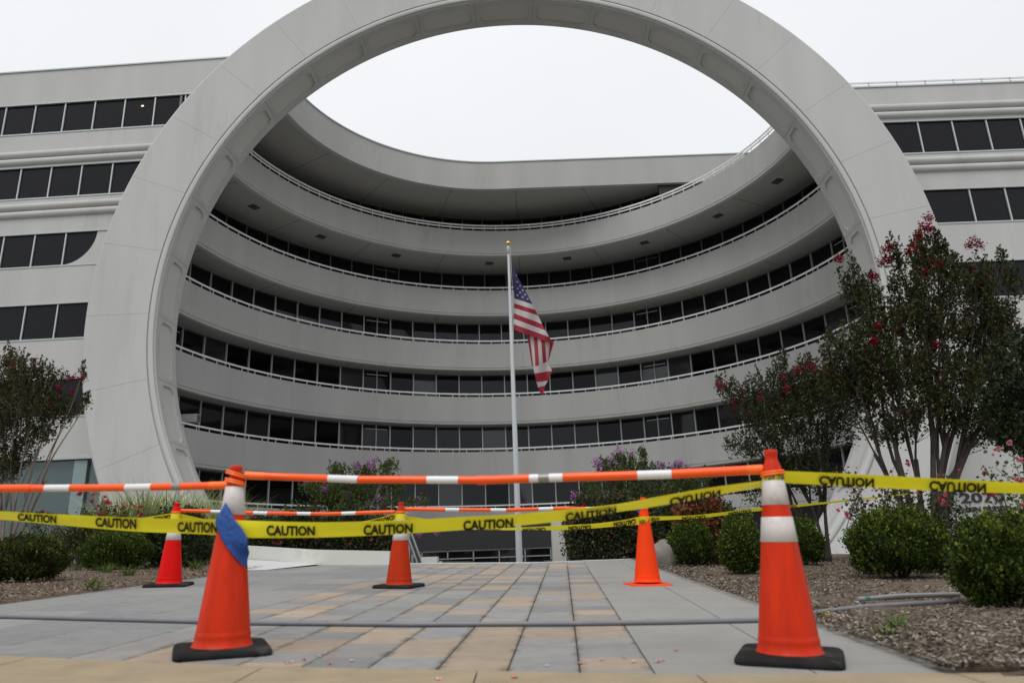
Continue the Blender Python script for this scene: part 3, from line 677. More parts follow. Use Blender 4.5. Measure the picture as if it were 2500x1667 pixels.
mb = MB(); q = [aty(x, y, YF-.02) for x, y in ((1246, 605), (1247.5, 640), (1251, 700), (1253.5, 800), (1253, 835), (1250, 852), (1246, 853))]; q[-1] = q[-1]+np.array([0, 0, 0]); mb.tube(q, .007, 5)
link('halyard', mb, M['rope'], fp)
def fz(x, y): return (800+x*.38265, 500+y*.38265)
rsf = np.random.RandomState(3)
fl = MB()
def fpt(x, y, k=0., s=1):
    X, Y_ = fz(x, y); w = .07*math.sin(x*.042+y*.011)+.03*math.sin(x*.09-y*.02)
    return aty(X, Y_, YF-.05+w+k)
def strip(L0, L1, R0, R1, mi, k=0., n=10, m=3):
    V = []
    for j in range(m+1):
        for i in range(n+1):
            u, v = i/n, j/m; a = np.array(L0)*(1-v)+np.array(L1)*v; b = np.array(R0)*(1-v)+np.array(R1)*v
            p = a*(1-u)+b*u+np.array([0, 7*math.sin(PI*u)*0]); V.append(fpt(p[0], p[1], k))
    fl.add(V, [(j*(n+1)+i, j*(n+1)+i+1, (j+1)*(n+1)+i+1, (j+1)*(n+1)+i) for j in range(m) for i in range(n)], mi)
strip((1179, 400), (1191, 597), (1181, 401), (1308, 636), 2, m=10)
lft = [(1191, 597), (1190, 628), (1189, 658), (1188, 692), (1187, 726), (1185, 760), (1186, 797)]
rgt = [(1308, 636), (1325, 670), (1343, 706), (1368, 760), (1390, 802), (1414, 843), (1443, 890)]
for i in range(6): strip(lft[i], lft[i+1], rgt[i], rgt[i+1], 1 if i % 2 == 0 else 0)
# lower fold: stripes hanging down
tx = [1270, 1287, 1314, 1334, 1358, 1384, 1420, 1444]; ty = [828, 833, 838, 842, 848, 860, 876, 888]
bxs = [1303, 1310, 1326, 1350, 1378, 1400, 1407, 1412]; by = [1026, 1033, 1040, 1045, 1050, 1045, 1000, 985]
for i in range(7): strip((tx[i], ty[i]-14), (tx[i+1], ty[i+1]-14), (bxs[i], by[i]), (bxs[i+1], by[i+1]), 0 if i % 2 == 0 else 1, .05+.03*(i % 2))
L2 = [(1312, 1038), (1318, 1075), (1326, 1105), (1332, 1130), (1342, 1165), (1353, 1195), (1366, 1210)]
R2 = [(1400, 1000), (1432, 1058), (1418, 1092), (1405, 1122), (1388, 1150), (1380, 1185), (1376, 1210)]
for i, c in enumerate((1, 1, 0, 1, 0, 0)): strip(L2[i], L2[i+1], R2[i], R2[i+1], c if i != 1 else 0, .02)
for (sx, sy, ssz) in ((1204, 451, 6), (1210, 492, 8), (1228, 518, 8), (1212, 535, 7), (1244, 546, 9), (1227, 560, 9), (1211, 577, 9), (1260, 573, 9), (1243, 588, 9), (1277, 600, 9)):
    Pp = []
    for i in range(10):
        a = PI/2+i*PI/5; rr_ = ssz if i % 2 == 0 else ssz*.42; Pp.append(fpt(sx+rr_*math.cos(a)*.9, sy-rr_*math.sin(a), -.012))
    c0 = fpt(sx, sy, -.014); fl.add([c0]+Pp, [(0, i+1, (i+1) % 10+1) for i in range(10)], 1)
setp(link('flag', fl, [M['fl_r'], M['fl_w'], M['fl_b']], org=aty(1250, 700, YF), smooth=True), 'limp stars and stripes flag hanging from the flagpole', 'flag')

# ------------------------------------------------------------------ TRAFFIC CONES
def ground_frame(p): return Matrix.Rotation(0, 4, 'X')
UP = GN/np.linalg.norm(GN)
def tilt_to_ground(o):
    o.rotation_mode = 'QUATERNION'; o.rotation_quaternion = Vector((0, 0, 1)).rotation_difference(Vector(UP))
SC = {}
def cone(px, py, body, label, collars=2, rot=20, sc=1.0, base='rubber', thin=False, H=.914, ground=None, bw=.45):
    p = atg(px, py) if ground is None else np.array(ground); t = thing('traffic_cone', p, label, 'traffic cone', 'traffic cones of the barrier'); o0 = p
    def rad(z): return .038+(.86-z)/(.86-.04)*(.139-.038)
    prof = [(rad(.04)+.014, .032), (rad(.05)+.003, .046), (rad(.075), .075), (rad(.078)+.0012, .082), (rad(.10)+.0012, .098), (rad(.105), .102)]+[(rad(z), z) for z in np.linspace(.11, .80, 12)]+[(rad(.835)+.001, .835), (.033, .858), (.029, .868), (.0285, .885), (.031, .893), (.031, .908), (.027, .914), (.018, .914), (.018, .86)]
    mb = MB(); mb.lathe(prof, p, 40); autosmooth(link('cone_body', mb, M[body], t), 35)
    for (za, zb_) in ([(.50, .608), (.663, .775)] if collars == 2 else [(.664, .805)] if collars == 1 else []):
        mb = MB(); mb.lathe([(rad(za)+.0005, za-.001), (rad(za)+.0025, za), (rad(zb_)+.0025, zb_), (rad(zb_)+.0005, zb_+.001)], p, 40); link('reflective_collar', mb, M['collar'], t, smooth=True)
    # square base with rounded corners and a raised lip
    mb = MB(); hw = bw/2; c_ = .05; a0 = R(rot); ring_ = []
    for sx_, sy_, st in ((1, 1, 0), (-1, 1, 90), (-1, -1, 180), (1, -1, 270)):
        for j in range(5):
            an = R(st+j*22.5); ring_.append(((hw-c_)*sx_+c_*math.cos(an), (hw-c_)*sy_+c_*math.sin(an)))
    lev = [(1.0, 0.0), (1.02, .010), (1.0, .026), (.95, .034), (.70, .036), (.0, .037)] if not thin else [(1.0, 0.0), (1.0, .008), (.98, .012), (.75, .014), (.0, .02)]
    V = []; 
    for q_, z in lev:
        for (x, y) in ring_:
            X = x*q_; Y_ = y*q_; V.append((p[0]+X*math.cos(a0)-Y_*math.sin(a0), p[1]+X*math.sin(a0)+Y_*math.cos(a0), p[2]+z))
    m_ = len(ring_); Q = [(i*m_+k, i*m_+(k+1) % m_, (i+1)*m_+(k+1) % m_, (i+1)*m_+k) for i in range(len(lev)-1) for k in range(m_)]+[tuple(range(m_))[::-1]]
    mb.add(V, Q); autosmooth(link('cone_base', mb, M[base], t), 50)
    tilt_to_ground(t); t.scale = (1, 1, sc); SC[tuple(p)] = sc; return t, p
cNL, pNL = cone(541, 1577, 'cone_a', 'near left orange cone with one dirty white collar and blue tape on it', 1, rot=24, sc=1.025, ground=atg(541, 1592))
cNR, pNR = cone(1929, 1590, 'cone_a', 'near right orange cone with two white collars and a red tip', 2, rot=-22, sc=1.04, ground=atg(1930, 1610))
cFL, pFL = cone(412, 1421, 'cone_red', 'scuffed glossy red cone at the left planting bed', 2, rot=10, sc=1.025, ground=atg(412, 1430), bw=.46)
cFM, pFM = cone(976, 1425, 'cone_brick', 'faded brick orange cone in front of the left white pillar', 2, rot=-16, sc=.975, ground=atg(974, 1433), bw=.44)
cFR, pFR = cone(1582, 1418, 'cone_fluo', 'plain fluorescent orange cone without collars on an orange base', 0, rot=8, base='cone_fluo', thin=True, ground=atg(1581, 1426), bw=.44)
Q0 = Vector((0, 0, 1)).rotation_difference(Vector(UP))
def conept(p, z): return np.array(p)+UP*z*SC[tuple(p)]

# blue masking tape across the near left cone and the caution tape: a child part of that cone (coordinates before the tilt)
def bz(x, y): return (x*.38265, 1067+y*.38265)
YB = pNL[1]-.115
def tapepatch(name, quads, m, parent, label=None, thick=.0):
    mb = MB()
    for q in quads: mb.add(q, [tuple(range(len(q)))])
    o = link(name, mb, m, None); o.parent = None
    return o
def cone_surface(px, py, p, extra=.004, rot=None):
    """hit the cone's slant with the pixel ray, pushed outwards a little"""
    d = ray(px, py); best = None
    for t in np.linspace(3.0, 4.8, 1801):
        X = d*t; rel = X-p; z = rel@UP/SC[tuple(p)]; rr_ = np.linalg.norm(rel-UP*(rel@UP)); rc = .038+(.86-z)/(.82)*.101+extra
        if rr_ <= rc: return X
    # misses: nearest plane through the axis
    return d*(p[1]-.03)/d[1]
outl = [((1440, 415), (1472, 470)), ((1405, 475), (1500, 530)), ((1372, 540), (1545, 580)), ((1385, 580), (1578, 640)), ((1410, 645), (1583, 700)), ((1445, 700), (1592, 735)), ((1490, 755), (1580, 775)), ((1530, 800), (1578, 805)), ((1575, 838), (1580, 840))]
mb = MB(); V = []; n = 8
for a, b in outl:
    for i in range(n+1):
        x = a[0]+(b[0]-a[0])*i/n; y = a[1]+(b[1]-a[1])*i/n; X, Y_ = bz(x, y); q = cone_surface(X, Y_, pNL, .012+.003*math.sin(x*.11+y*.07))
        yl = pNL[1]-.115 if b[1] < 705 else pNL[1]-.115+.02*(b[1]-640)/60; yl = min(q[1], yl); V.append(ray(X, Y_)*yl/ray(X, Y_)[1])
mb.add(V, [(j*(n+1)+i, j*(n+1)+i+1, (j+1)*(n+1)+i+1, (j+1)*(n+1)+i) for j in range(len(outl)-1) for i in range(n)])
# express in the cone's local frame so it can be its child
Rq = np.array(Q0.to_matrix()); 
def to_child(mb, p): mb.v = [tuple(np.array(p)+(Rq.T@(np.array(v)-p))*np.array([1, 1, 1/SC[tuple(p)]])) for v in mb.v]; return mb
bt = link('masking_tape', to_child(mb, pNL), M['blue'], cNL, smooth=True); setp(bt, 'strip of bright blue masking tape')
md = bt.modifiers.new('thickness', 'SOLIDIFY'); md.thickness = .002
mb = MB(); pp = [cone_surface(*bz(*q), pNL, .01) for q in ((1578, 690), (1588, 720), (1592, 755))]

# ------------------------------------------------------------------ STRIPED BARS
def bar(name_label, stations, bands, rad, loops, sleeves=()):
    """stations: (px, py, Y) along the bar; bands: (px0, px1, material)"""
    sx = [s[0] for s in stations]
    def at(x): return aty(x, np.interp(x, sx, [s[1] for s in stations]), np.interp(x, sx, [s[2] for s in stations]))
    t = thing('cone_bar', at((sx[0]+sx[-1])/2), name_label, 'barrier bar', 'striped bars between the cones')
    for (a, b, m, k) in bands:
        mb = MB(); n = max(2, int((b-a)/30)); mb.tube([at(a+(b-a)*i/n) for i in range(n+1)], rad*k, 16)
        nm = {'bar_o': 'orange_band', 'bar_w': 'white_band', 'bar_g': 'grey_clip', 'bar_l': 'end_sleeve'}[m]
        if m == 'bar_o' and k > 1.05: nm = 'coupler'
        autosmooth(link(nm, mb, M[m], t))
    for (p, z, rr_, tl) in loops:
        c = conept(p, z); mb = MB(); pts = []
        for i in range(25):
            a = 2*PI*i/24; pts.append(c+np.array([rr_*math.cos(a), rr_*math.sin(a), tl*rr_*math.cos(a)-GN[0]*rr_*math.cos(a)]))
        mb.tube(pts, .0065, 8, cap=False); mb.tube([q+UP*.012 for q in pts], .005, 8, cap=False); autosmooth(link('end_loop', mb, M['bar_l'], t))
    return t
yNL, yNR = pNL[1], pNR[1]
bar('striped orange and white bar running from the left edge to the near left cone', [(-260, 1196, 4.3), (0, 1192, 4.22), (300, 1190, 4.12), (440, 1187, 4.06), (560, 1184, yNL)],
    [(-260, 77, 'bar_o', 1.12), (77, 112, 'bar_o', 1), (112, 173, 'bar_w', 1), (173, 308, 'bar_o', 1), (308, 371, 'bar_w', 1), (371, 423, 'bar_o', 1), (423, 442, 'bar_g', 1.06), (442, 512, 'bar_o', 1), (512, 562, 'bar_l', 1.08)], .0200, [(pNL, .825, .050, -.25)])
bar('long striped orange and white bar between the two near cones', [(598, 1160, yNL-.02), (700, 1164, yNL), (875, 1170, 3.92), (1180, 1171.5, 3.85), (1374, 1165, 3.78), (1640, 1157, 3.7), (1870, 1145, yNR)],
    [(598, 647, 'bar_l', 1.06), (647, 803, 'bar_o', 1), (803, 875, 'bar_w', 1), (875, 1043, 'bar_o', 1), (1043, 1119, 'bar_w', 1), (1119, 1165, 'bar_o', 1), (1165, 1190, 'bar_o', 1.2), (1190, 1293, 'bar_o', 1.1), (1293, 1315, 'bar_w', 1.1), (1315, 1341, 'bar_g', 1.12), (1341, 1374, 'bar_w', 1.1), (1374, 1556, 'bar_o', 1.1), (1556, 1639, 'bar_w', 1.12), (1639, 1822, 'bar_o', 1.15), (1822, 1862, 'bar_l', 1.2)], .0198, [(pNL, .865, .048, -.3), (pNR, .80, .052, .1)])
yF = pFL[1]
bar('striped bar from the red cone to the middle far cone', [(436, 1245.5, pFL[1]), (516, 1248, 8.8), (650, 1252, 8.65), (800, 1254, 8.45), (960, 1249, pFM[1])],
    [(436, 516, 'bar_o', 1), (516, 545, 'bar_w', 1), (545, 620, 'bar_o', 1), (620, 654, 'bar_w', 1), (654, 695, 'bar_o', 1), (695, 707, 'bar_o', 1.18), (707, 727, 'bar_o', 1), (727, 760, 'bar_w', 1), (760, 835, 'bar_o', 1), (835, 869, 'bar_w', 1), (869, 964, 'bar_o', 1.05)], .0200, [(pFL, .80, .05, 0), (pFM, .80, .05, 0)])
bar('striped bar from the middle far cone to the fluorescent cone', [(986, 1242, pFM[1]), (1087, 1243.5, 8.27), (1235, 1244.5, 8.3), (1350, 1241, 8.32), (1450, 1241, 8.34), (1560, 1241, pFR[1])],
    [(986, 1087, 'bar_o', 1.1), (1087, 1121, 'bar_w', 1), (1121, 1198, 'bar_o', 1), (1198, 1235, 'bar_w', 1), (1235, 1257, 'bar_o', 1), (1257, 1268, 'bar_o', 1.2), (1268, 1315, 'bar_o', 1), (1315, 1350, 'bar_w', 1), (1350, 1430, 'bar_o', 1), (1430, 1465, 'bar_w', 1), (1465, 1562, 'bar_o', 1)], .0195, [(pFR, .79, .048, 0)])
mb = MB(); pp = [aty(x, y, pFR[1]-.05) for x, y in ((1553, 1238), (1560, 1236), (1567, 1248), (1558, 1252))]; mb.add(pp, [(0, 1, 2, 3)])
setp(link('masking_tape', to_child(mb, pFR), M['blue'], cFR), 'scrap of blue masking tape')

# ------------------------------------------------------------------ CAUTION TAPE
CV, CF = textmesh('CAUTION', .042)
def catmull(xs, ys, x):
    xs = np.array(xs, float); ys = np.array(ys, float)
    i = int(np.clip(np.searchsorted(xs, x)-1, 0, len(xs)-2)); h_ = xs[i+1]-xs[i]; t = (x-xs[i])/h_
    m = lambda j: (ys[min(j+1, len(ys)-1)]-ys[max(j-1, 0)])/(xs[min(j+1, len(ys)-1)]-xs[max(j-1, 0)])
    m0, m1 = m(i)*h_, m(i+1)*h_
    return (2*t**3-3*t*t+1)*ys[i]+(t**3-2*t*t+t)*m0+(-2*t**3+3*t*t)*ys[i+1]+(t**3-t*t)*m1
def ribbon(label, st, words, wd=.088, sgn=1, step=12):
    """st: (px, ytop, ybottom, Y); the ribbon keeps its real width and leans away where it looks narrow"""
    xs_ = [s[0] for s in st]
    def ends(x):
        a, b, Y = (catmull(xs_, [s[i] for s in st], x) for i in (1, 2, 3)); T = aty(x, a, Y); B = aty(x, b, Y); v = np.linalg.norm(T-B)
        if v < wd: dd = math.sqrt(wd*wd-v*v)*sgn; B = B+ray(x, b)/np.linalg.norm(ray(x, b))*dd
        return T, B
    n = int((xs_[-1]-xs_[0])/step); V = []; mb = MB(); m = 4
    for i in range(n+1):
        x = xs_[0]+(xs_[-1]-xs_[0])*i/n; T, B = ends(x); nn = np.cross(B-T, np.array([1, 0, 0])); nn /= np.linalg.norm(nn)+1e-9
        for j in range(m+1): V.append(T+(B-T)*j/m+nn*(.007*math.sin(PI*j/m)*math.sin(x*.012)+.003*math.sin(x*.031+j*1.7)*math.sin(PI*j/m)))
    mb.add(V, [(i*(m+1)+j, (i+1)*(m+1)+j, (i+1)*(m+1)+j+1, i*(m+1)+j+1) for i in range(n) for j in range(m)])
    for (xa, xb, fx, fy, lo, hi) in words:
        P = []; Pb = []
        for u, v in CV:
            if fx: u = 1-u
            if fy: v = 1-v
            x = xa+(xb-xa)*u; vv = lo+(hi-lo)*v; T, B = ends(x); q = B+(T-B)*vv; nn = np.cross(B-T, np.array([1, 0, 0])); nn /= np.linalg.norm(nn)+1e-9
            if nn@ray(x, 1200) > 0: nn = -nn
            w_ = (.007*math.sin(PI*(1-vv))*math.sin(x*.012)); q = q+nn*.010; P.append(q); Pb.append(q-nn*.020)
        mb.add(P, CF, 1); mb.add(Pb, CF, 1)
    o = link('caution_tape', mb, [M['tape'], M['ink']], org=V[len(V)//2], smooth=True)
    return setp(o, label, 'caution tape', 'yellow caution tape strung between the cones')
yfr = pNL[1]-.098
stA = [(-260, 1236, 1258, 4.3), (0, 1247, 1268, 4.22), (142, 1254.5, 1281, 4.12), (333, 1263, 1297, 4.0), (436, 1266, 1301, yfr+.02), (536, 1267, 1306, yfr), (603, 1270, 1312, yfr+.0), (765, 1274, 1311.5, 3.89), (900, 1272, 1307, 3.86), (1007, 1268, 1301, 3.84), (1130, 1261, 1293, 3.81), (1251, 1255, 1284, 3.79), (1382, 1243, 1270, 3.76), (1504, 1230, 1250, 3.74), (1600, 1213, 1236, 3.7), (1700, 1195, 1219, 3.68), (1780, 1183, 1203, 3.65), (1862, 1173, 1188, yNR-.02)]
ribbon('near yellow CAUTION tape sagging in front of the near left cone', stA,
       [(45, 140, 0, 0, .22, 1.0), (235, 335, 0, 0, .22, .98), (435, 532, 0, 0, .16, .86), (652, 770, 0, 0, .17, .80), (888, 1008, 0, 0, .10, .82), (1131, 1253, 0, 0, .02, .80), (1380, 1504, 0, 0, 0, .80), (1634, 1758, 0, 1, -.0, .78)])
ribbon('yellow CAUTION tape with upside down letters running off right from the near right cone', [(1896, 1149, 1177, yNR-.02), (1960, 1151, 1181, 3.6), (2132, 1159, 1190, 3.52), (2300, 1168, 1198, 3.47), (2500, 1178, 1205, 3.4), (2760, 1192, 1216, 3.3)],
       [(1998, 2132, 0, 1, .10, .84), (2266, 2405, 0, 1, .06, .90), (2545, 2680, 0, 1, .1, .9)])
def wrap(p, z0, z1, label, child, words=True, rot=0, full=360, mt='tape'):
    mb = MB(); rad = lambda z: .038+(.86-z)/.82*.101+.0035
    n = 32
    for (za, zb_, mi, a0, a1) in [(z0, z1, 0, 0, 360)]:
        V = []
        for i in range(n+1):
            a = R(a0+(a1-a0)*i/n); rr_ = .0008*math.sin(a*7)
            V += [(p[0]+(rad(za)+rr_)*math.cos(a), p[1]+(rad(za)+rr_)*math.sin(a), p[2]+za), (p[0]+(rad(zb_)+rr_)*math.cos(a), p[1]+(rad(zb_)+rr_)*math.sin(a), p[2]+zb_)]
        mb.add(V, [(2*i, 2*i+2, 2*i+3, 2*i+1) for i in range(n)], mi)
    if words:
        for w0 in (200, 268):
            P = []
            for u, v in CV: a = R(w0+62*u+rot); z = z0+(z1-z0)*(.02+.85*(1-v)); P.append((p[0]+(rad(z)+.002)*math.cos(a), p[1]+(rad(z)+.002)*math.sin(a), p[2]+z))
            mb.add(P, CF, 1)
    o = link('tape_wrap', mb, [M['tape'], M['ink']], child); setp(o, label)
wrap(pNR, .775, .805, 'bunched yellow caution tape wound round the cone tip', cNR)
wrap(pFL, .72, .795, 'yellow caution tape wound round the cone', cFL, False)
wrap(pFM, .725, .79, 'yellow caution tape wound round the cone', cFM, False)
ribbon('short far piece of yellow tape slanting down left from the red cone', [(-200, 1262, 1267, 9.6), (0, 1262, 1267, 9.4), (200, 1268, 1274, 9.1), (345, 1263, 1268, 8.95), (380, 1258, 1267, 8.9), (428, 1250, 1267, pFL[1]-.04)], [(376, 417, 1, 1, .1, .8)], step=10)
ribbon('far yellow tape slanting up to the middle far cone from the left', [(434, 1252, 1268, pFL[1]-.02), (560, 1278, 1292, 8.75), (720, 1292, 1302, 8.55), (860, 1276, 1286, 8.36), (915, 1266, 1277, 8.3), (968, 1252, 1268, pFM[1]-.02)], [(905, 962, 1, 1, .1, .9)], step=10)
stB = [(980, 1258, 1270, pFM[1]-.03), (1030, 1264, 1274, 8.26), (1100, 1279, 1287, 8.27), (1175, 1286, 1293, 8.28), (1275, 1286.5, 1293.5, 8.29), (1385, 1281, 1293, 8.3), (1450, 1277.5, 1289, 8.3), (1520, 1269, 1283, 8.28), (1560, 1261, 1280, pFR[1]-.09), (1583, 1260, 1279, pFR[1]-.09), (1600, 1260, 1271, 8.5), (1700, 1256.5, 1265, 8.9), (1852, 1239, 1247, 9.5), (1944, 1231.6, 1237.5, 9.9), (2117, 1214, 1218, 10.6), (2256, 1199, 1202.5, 11.15)]
ribbon('thin far yellow tape running past the fluorescent cone toward the right shrubs', stB,
       [(1170, 1222, 1, 1, .0, .7), (1277, 1332, 1, 1, -.1, .8), (1388, 1443, 1, 1, 0, .85), (1498, 1552, 1, 1, .1, .9), (1560, 1575, 0, 0, .1, .6), (1590, 1610, 1, 1, .1, .9), (1665, 1722, 1, 1, .1, .9), (1778, 1834, 1, 1, .1, .9), (1905, 1945, 1, 1, .1, .9)], step=8)

# ------------------------------------------------------------------ PIPES, PETALS, LITTER
def gp(x, y, dz=.016): q = atg(x, y); return np.array([q[0], q[1], G(q[0], q[1])+dz])
pi = thing('conduit_pipe', gp(1000, 1527), 'long grey plastic conduit lying across the paving behind the near cones', 'pipe')
pts = [gp(*q) for q in ((-160, 1505), (0, 1509), (250, 1516), (480, 1522), (620, 1526), (1000, 1530), (1400, 1528), (1640, 1524), (1860, 1519))]+[gp(1940, 1512, .024), gp(2010, 1505, .034), gp(2120, 1498, .05), gp(2230, 1491, .05), gp(2340, 1484, .05)]
mb = MB(); mb.tube(pts, .0155, 12); autosmooth(link('pipe', mb, M['pipe'], pi))
for x in (283, 790, 1585):
    y = np.interp(x, (0, 480, 1000, 1400, 1860), (1509, 1522, 1530, 1528, 1519)); mb = MB(); mb.tube([gp(x-9, y), gp(x+9, y)], .0185, 12); link('coupler', mb, M['pipe'], pi, smooth=False)
mb = MB(); mb.tube([gp(2012, 1507), gp(2025, 1506, .02)], .019, 12); setp(link('band', mb, M['pipe_y'], pi), 'yellow band')
pi = thing('conduit_pipe', gp(2200, 1474, .03), 'short pale grey conduit with a green band lying on the mulch', 'pipe')
mb = MB(); mb.tube([gp(2096, 1480, .05), gp(2200, 1474, .06), gp(2345, 1470, .06)], .019, 12); autosmooth(link('pipe', mb, M['grey_metal'], pi))
mb = MB(); mb.tube([gp(2112, 1479, .052), gp(2124, 1478.4, .052)], .021, 12); setp(link('band', mb, M['pipe_g'], pi), 'green band')
rs = np.random.RandomState(21); pk = [(.78, .30, .33), (.80, .42, .46), (.75, .22, .22), (.85, .55, .60)]
petal_px = [(700, 1619), (712, 1618), (742, 1611), (779, 1605), (794, 1597), (813, 1598), (806, 1621), (858, 1614), (805, 1622), (1070, 1660), (1256, 1656), (1334, 1627), (1417, 1620), (1468, 1611), (1524, 1607), (1547, 1617), (1607, 1617), (1617, 1613), (1651, 1589), (2258, 1564), (2223, 1573), (2420, 1556)]
for i, (x, y) in enumerate(petal_px):
    q = gp(x, y, .004); a = rs.rand()*6; s_ = .010+.006*rs.rand(); V = []; 
    for j in range(3):
        for k in range(3):
            u, v = (j-1), (k-1); uu = u*math.cos(a)-v*math.sin(a)*.7; vv = u*math.sin(a)+v*math.cos(a)*.7; V.append((q[0]+uu*s_*(1-.2*abs(v)), q[1]+vv*s_, q[2]+.004*(abs(u)+abs(v))*rs.rand()+.0035*abs(u*v)))
    mb = MB(); mb.add(V, [(j*3+k, j*3+k+1, j*3+k+4, j*3+k+3) for j in range(2) for k in range(2)])
    o = link('petal', mb, M['petal'], org=tuple(q), cols=np.tile(pk[i % 4], (9, 1)), smooth=True); setp(o, 'small fallen pink petal lying on the paving', 'petal', 'fallen pink petals on the paving')

# ------------------------------------------------------------------ VEGETATION
def leaves(P, size, cols, up=.3, rs=NR, aspect=.45, dirs=None):
    """diamond leaves at points P (N,3)"""
    n = len(P); d = rs.normal(size=(n, 3)); d[:, 2] += up
    if dirs is not None: d = dirs+.55*d
    d /= np.linalg.norm(d, axis=1)[:, None]; w = np.cross(d, rs.normal(size=(n, 3))); w /= np.linalg.norm(w, axis=1)[:, None]
    s = (size*(.6+.8*rs.rand(n)))[:, None]; nrm = np.cross(d, w)
    V = np.stack([P, P+d*s*.5+w*s*aspect+nrm*s*.08, P+d*s, P+d*s*.5-w*s*aspect+nrm*s*.08], 1).reshape(-1, 3)
    return V, np.repeat(cols, 4, 0)
def veg_obj(name, V, C, parent=None, m='leaf', org=None):
    return link(name, (V, np.arange(len(V)).reshape(-1, 4), None), M[m], parent, cols=C, org=org)
def pal(rs, n, base, tips, ptip, j=.35):
    b = np.array(base)[rs.randint(len(base), size=n)]; t = np.array(tips)[rs.randint(len(tips), size=n)]; k = rs.rand(n) < ptip
    c = np.where(k[:, None], t, b); return c*(1-j/2+j*rs.rand(n))[:, None]
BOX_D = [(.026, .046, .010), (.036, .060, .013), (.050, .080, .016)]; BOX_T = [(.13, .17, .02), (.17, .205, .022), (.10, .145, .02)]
def boxwood(cx, cy, rx, ry, h_, label, seed, n=2600, leaf=.021, tips=BOX_T, base=BOX_D, name='boxwood_shrub', ptip=.33, zoff=0, group='clipped boxwood shrubs in the beds'):
    n = int(n*1.6); leaf = min(leaf, .023); rs = np.random.RandomState(seed); g = G(cx, cy)+zoff; t = thing(name, (cx, cy, g), label, 'shrub', group)
    # sprigs from inside outwards
    th = rs.rand(n)*2*PI; cz = rs.rand(n)**.8*1.62-.62; sn = np.sqrt(np.clip(1-cz*cz, 0, 1)); lump = 1+.10*np.sin(th*3+seed)+.08*np.sin(th*5+cz*6+seed*2)+.05*np.sin(cz*9+th*2)
    lump = lump*.92+.05*np.sin(th*2.3+cz*3+seed)*np.cos(th*7-cz*4); rr_ = lump*(.78+.26*rs.rand(n)**1.5+.20*rs.rand(n)**14); D = np.stack([np.cos(th)*sn, np.sin(th)*sn, cz], 1)
    c0 = np.array([cx, cy, g+h_*.45]); E = np.array([rx*.95, ry*.95, h_*.51]); tip = c0+D*E*rr_[:, None]; tip[:, 2] = np.maximum(tip[:, 2], g+.03)
    ax = D*.6+np.array([0, 0, .7]); ax /= np.linalg.norm(ax, axis=1)[:, None]; L_ = .05+.08*rs.rand(n)
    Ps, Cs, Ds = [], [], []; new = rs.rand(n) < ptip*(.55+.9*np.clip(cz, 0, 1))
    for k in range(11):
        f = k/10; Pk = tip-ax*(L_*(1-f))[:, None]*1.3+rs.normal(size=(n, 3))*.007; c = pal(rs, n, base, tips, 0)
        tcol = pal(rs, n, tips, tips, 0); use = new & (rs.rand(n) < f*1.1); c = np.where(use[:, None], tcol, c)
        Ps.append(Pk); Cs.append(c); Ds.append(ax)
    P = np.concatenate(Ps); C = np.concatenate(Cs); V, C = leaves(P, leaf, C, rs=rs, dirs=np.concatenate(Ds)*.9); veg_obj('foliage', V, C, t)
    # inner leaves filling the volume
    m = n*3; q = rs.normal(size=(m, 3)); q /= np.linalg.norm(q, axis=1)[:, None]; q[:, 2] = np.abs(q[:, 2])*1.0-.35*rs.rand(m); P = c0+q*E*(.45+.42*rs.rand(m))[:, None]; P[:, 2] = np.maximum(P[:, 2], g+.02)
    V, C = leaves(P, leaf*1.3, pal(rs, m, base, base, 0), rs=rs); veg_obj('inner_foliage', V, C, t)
    mb = MB()
    for k in range(9):
        a = rs.rand()*6.28; e = c0+np.array([math.cos(a)*rx*.6, math.sin(a)*ry*.6, h_*.1]); b = np.array([cx+.05*math.cos(a), cy+.05*math.sin(a), g]); mb.tube([b, (b+e)/2+np.array([0, 0, -.02]), e], [.012, .009, .005], 5)
    link('stem', mb, M['darkbark'], t)
    return t
def shrub_px(x0, x1, yt, yb, label, seed, Y=None, **k):
    """place a shrub whose foot stands on the ground at pixel yb (or at depth Y)"""
    xc = (x0+x1)/2
    p = atg(xc, yb) if Y is None else aty(xc, yb, Y)
    g = G(p[0], p[1]); rx = (aty(x1, yb, p[1])[0]-aty(x0, yb, p[1])[0])/2; p = np.array([p[0], p[1]+rx*.75, g]); rx = (aty(x1, yb, p[1])[0]-aty(x0, yb, p[1])[0])/2
    h_ = aty(xc, yt, p[1])[2]-G(p[0], p[1])
    p[0] = aty(xc, (yt+yb)/2, p[1])[0]
    return boxwood(p[0], p[1], rx*.95, rx*.9, h_, label, seed, **k)
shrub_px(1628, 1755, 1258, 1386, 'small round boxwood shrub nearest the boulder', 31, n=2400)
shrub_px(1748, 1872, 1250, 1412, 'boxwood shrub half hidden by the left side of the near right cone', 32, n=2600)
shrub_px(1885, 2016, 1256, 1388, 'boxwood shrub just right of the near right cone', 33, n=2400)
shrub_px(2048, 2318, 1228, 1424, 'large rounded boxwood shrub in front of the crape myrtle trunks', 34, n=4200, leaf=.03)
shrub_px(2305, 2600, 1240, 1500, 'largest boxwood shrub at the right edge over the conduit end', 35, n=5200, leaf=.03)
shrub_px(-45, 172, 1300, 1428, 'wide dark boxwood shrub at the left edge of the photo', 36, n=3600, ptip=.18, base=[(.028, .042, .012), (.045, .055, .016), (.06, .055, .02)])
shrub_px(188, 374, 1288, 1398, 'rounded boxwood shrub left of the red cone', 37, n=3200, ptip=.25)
shrub_px(478, 548, 1305, 1378, 'small boxwood shrub between the red cone and the near left cone', 38, n=1300)

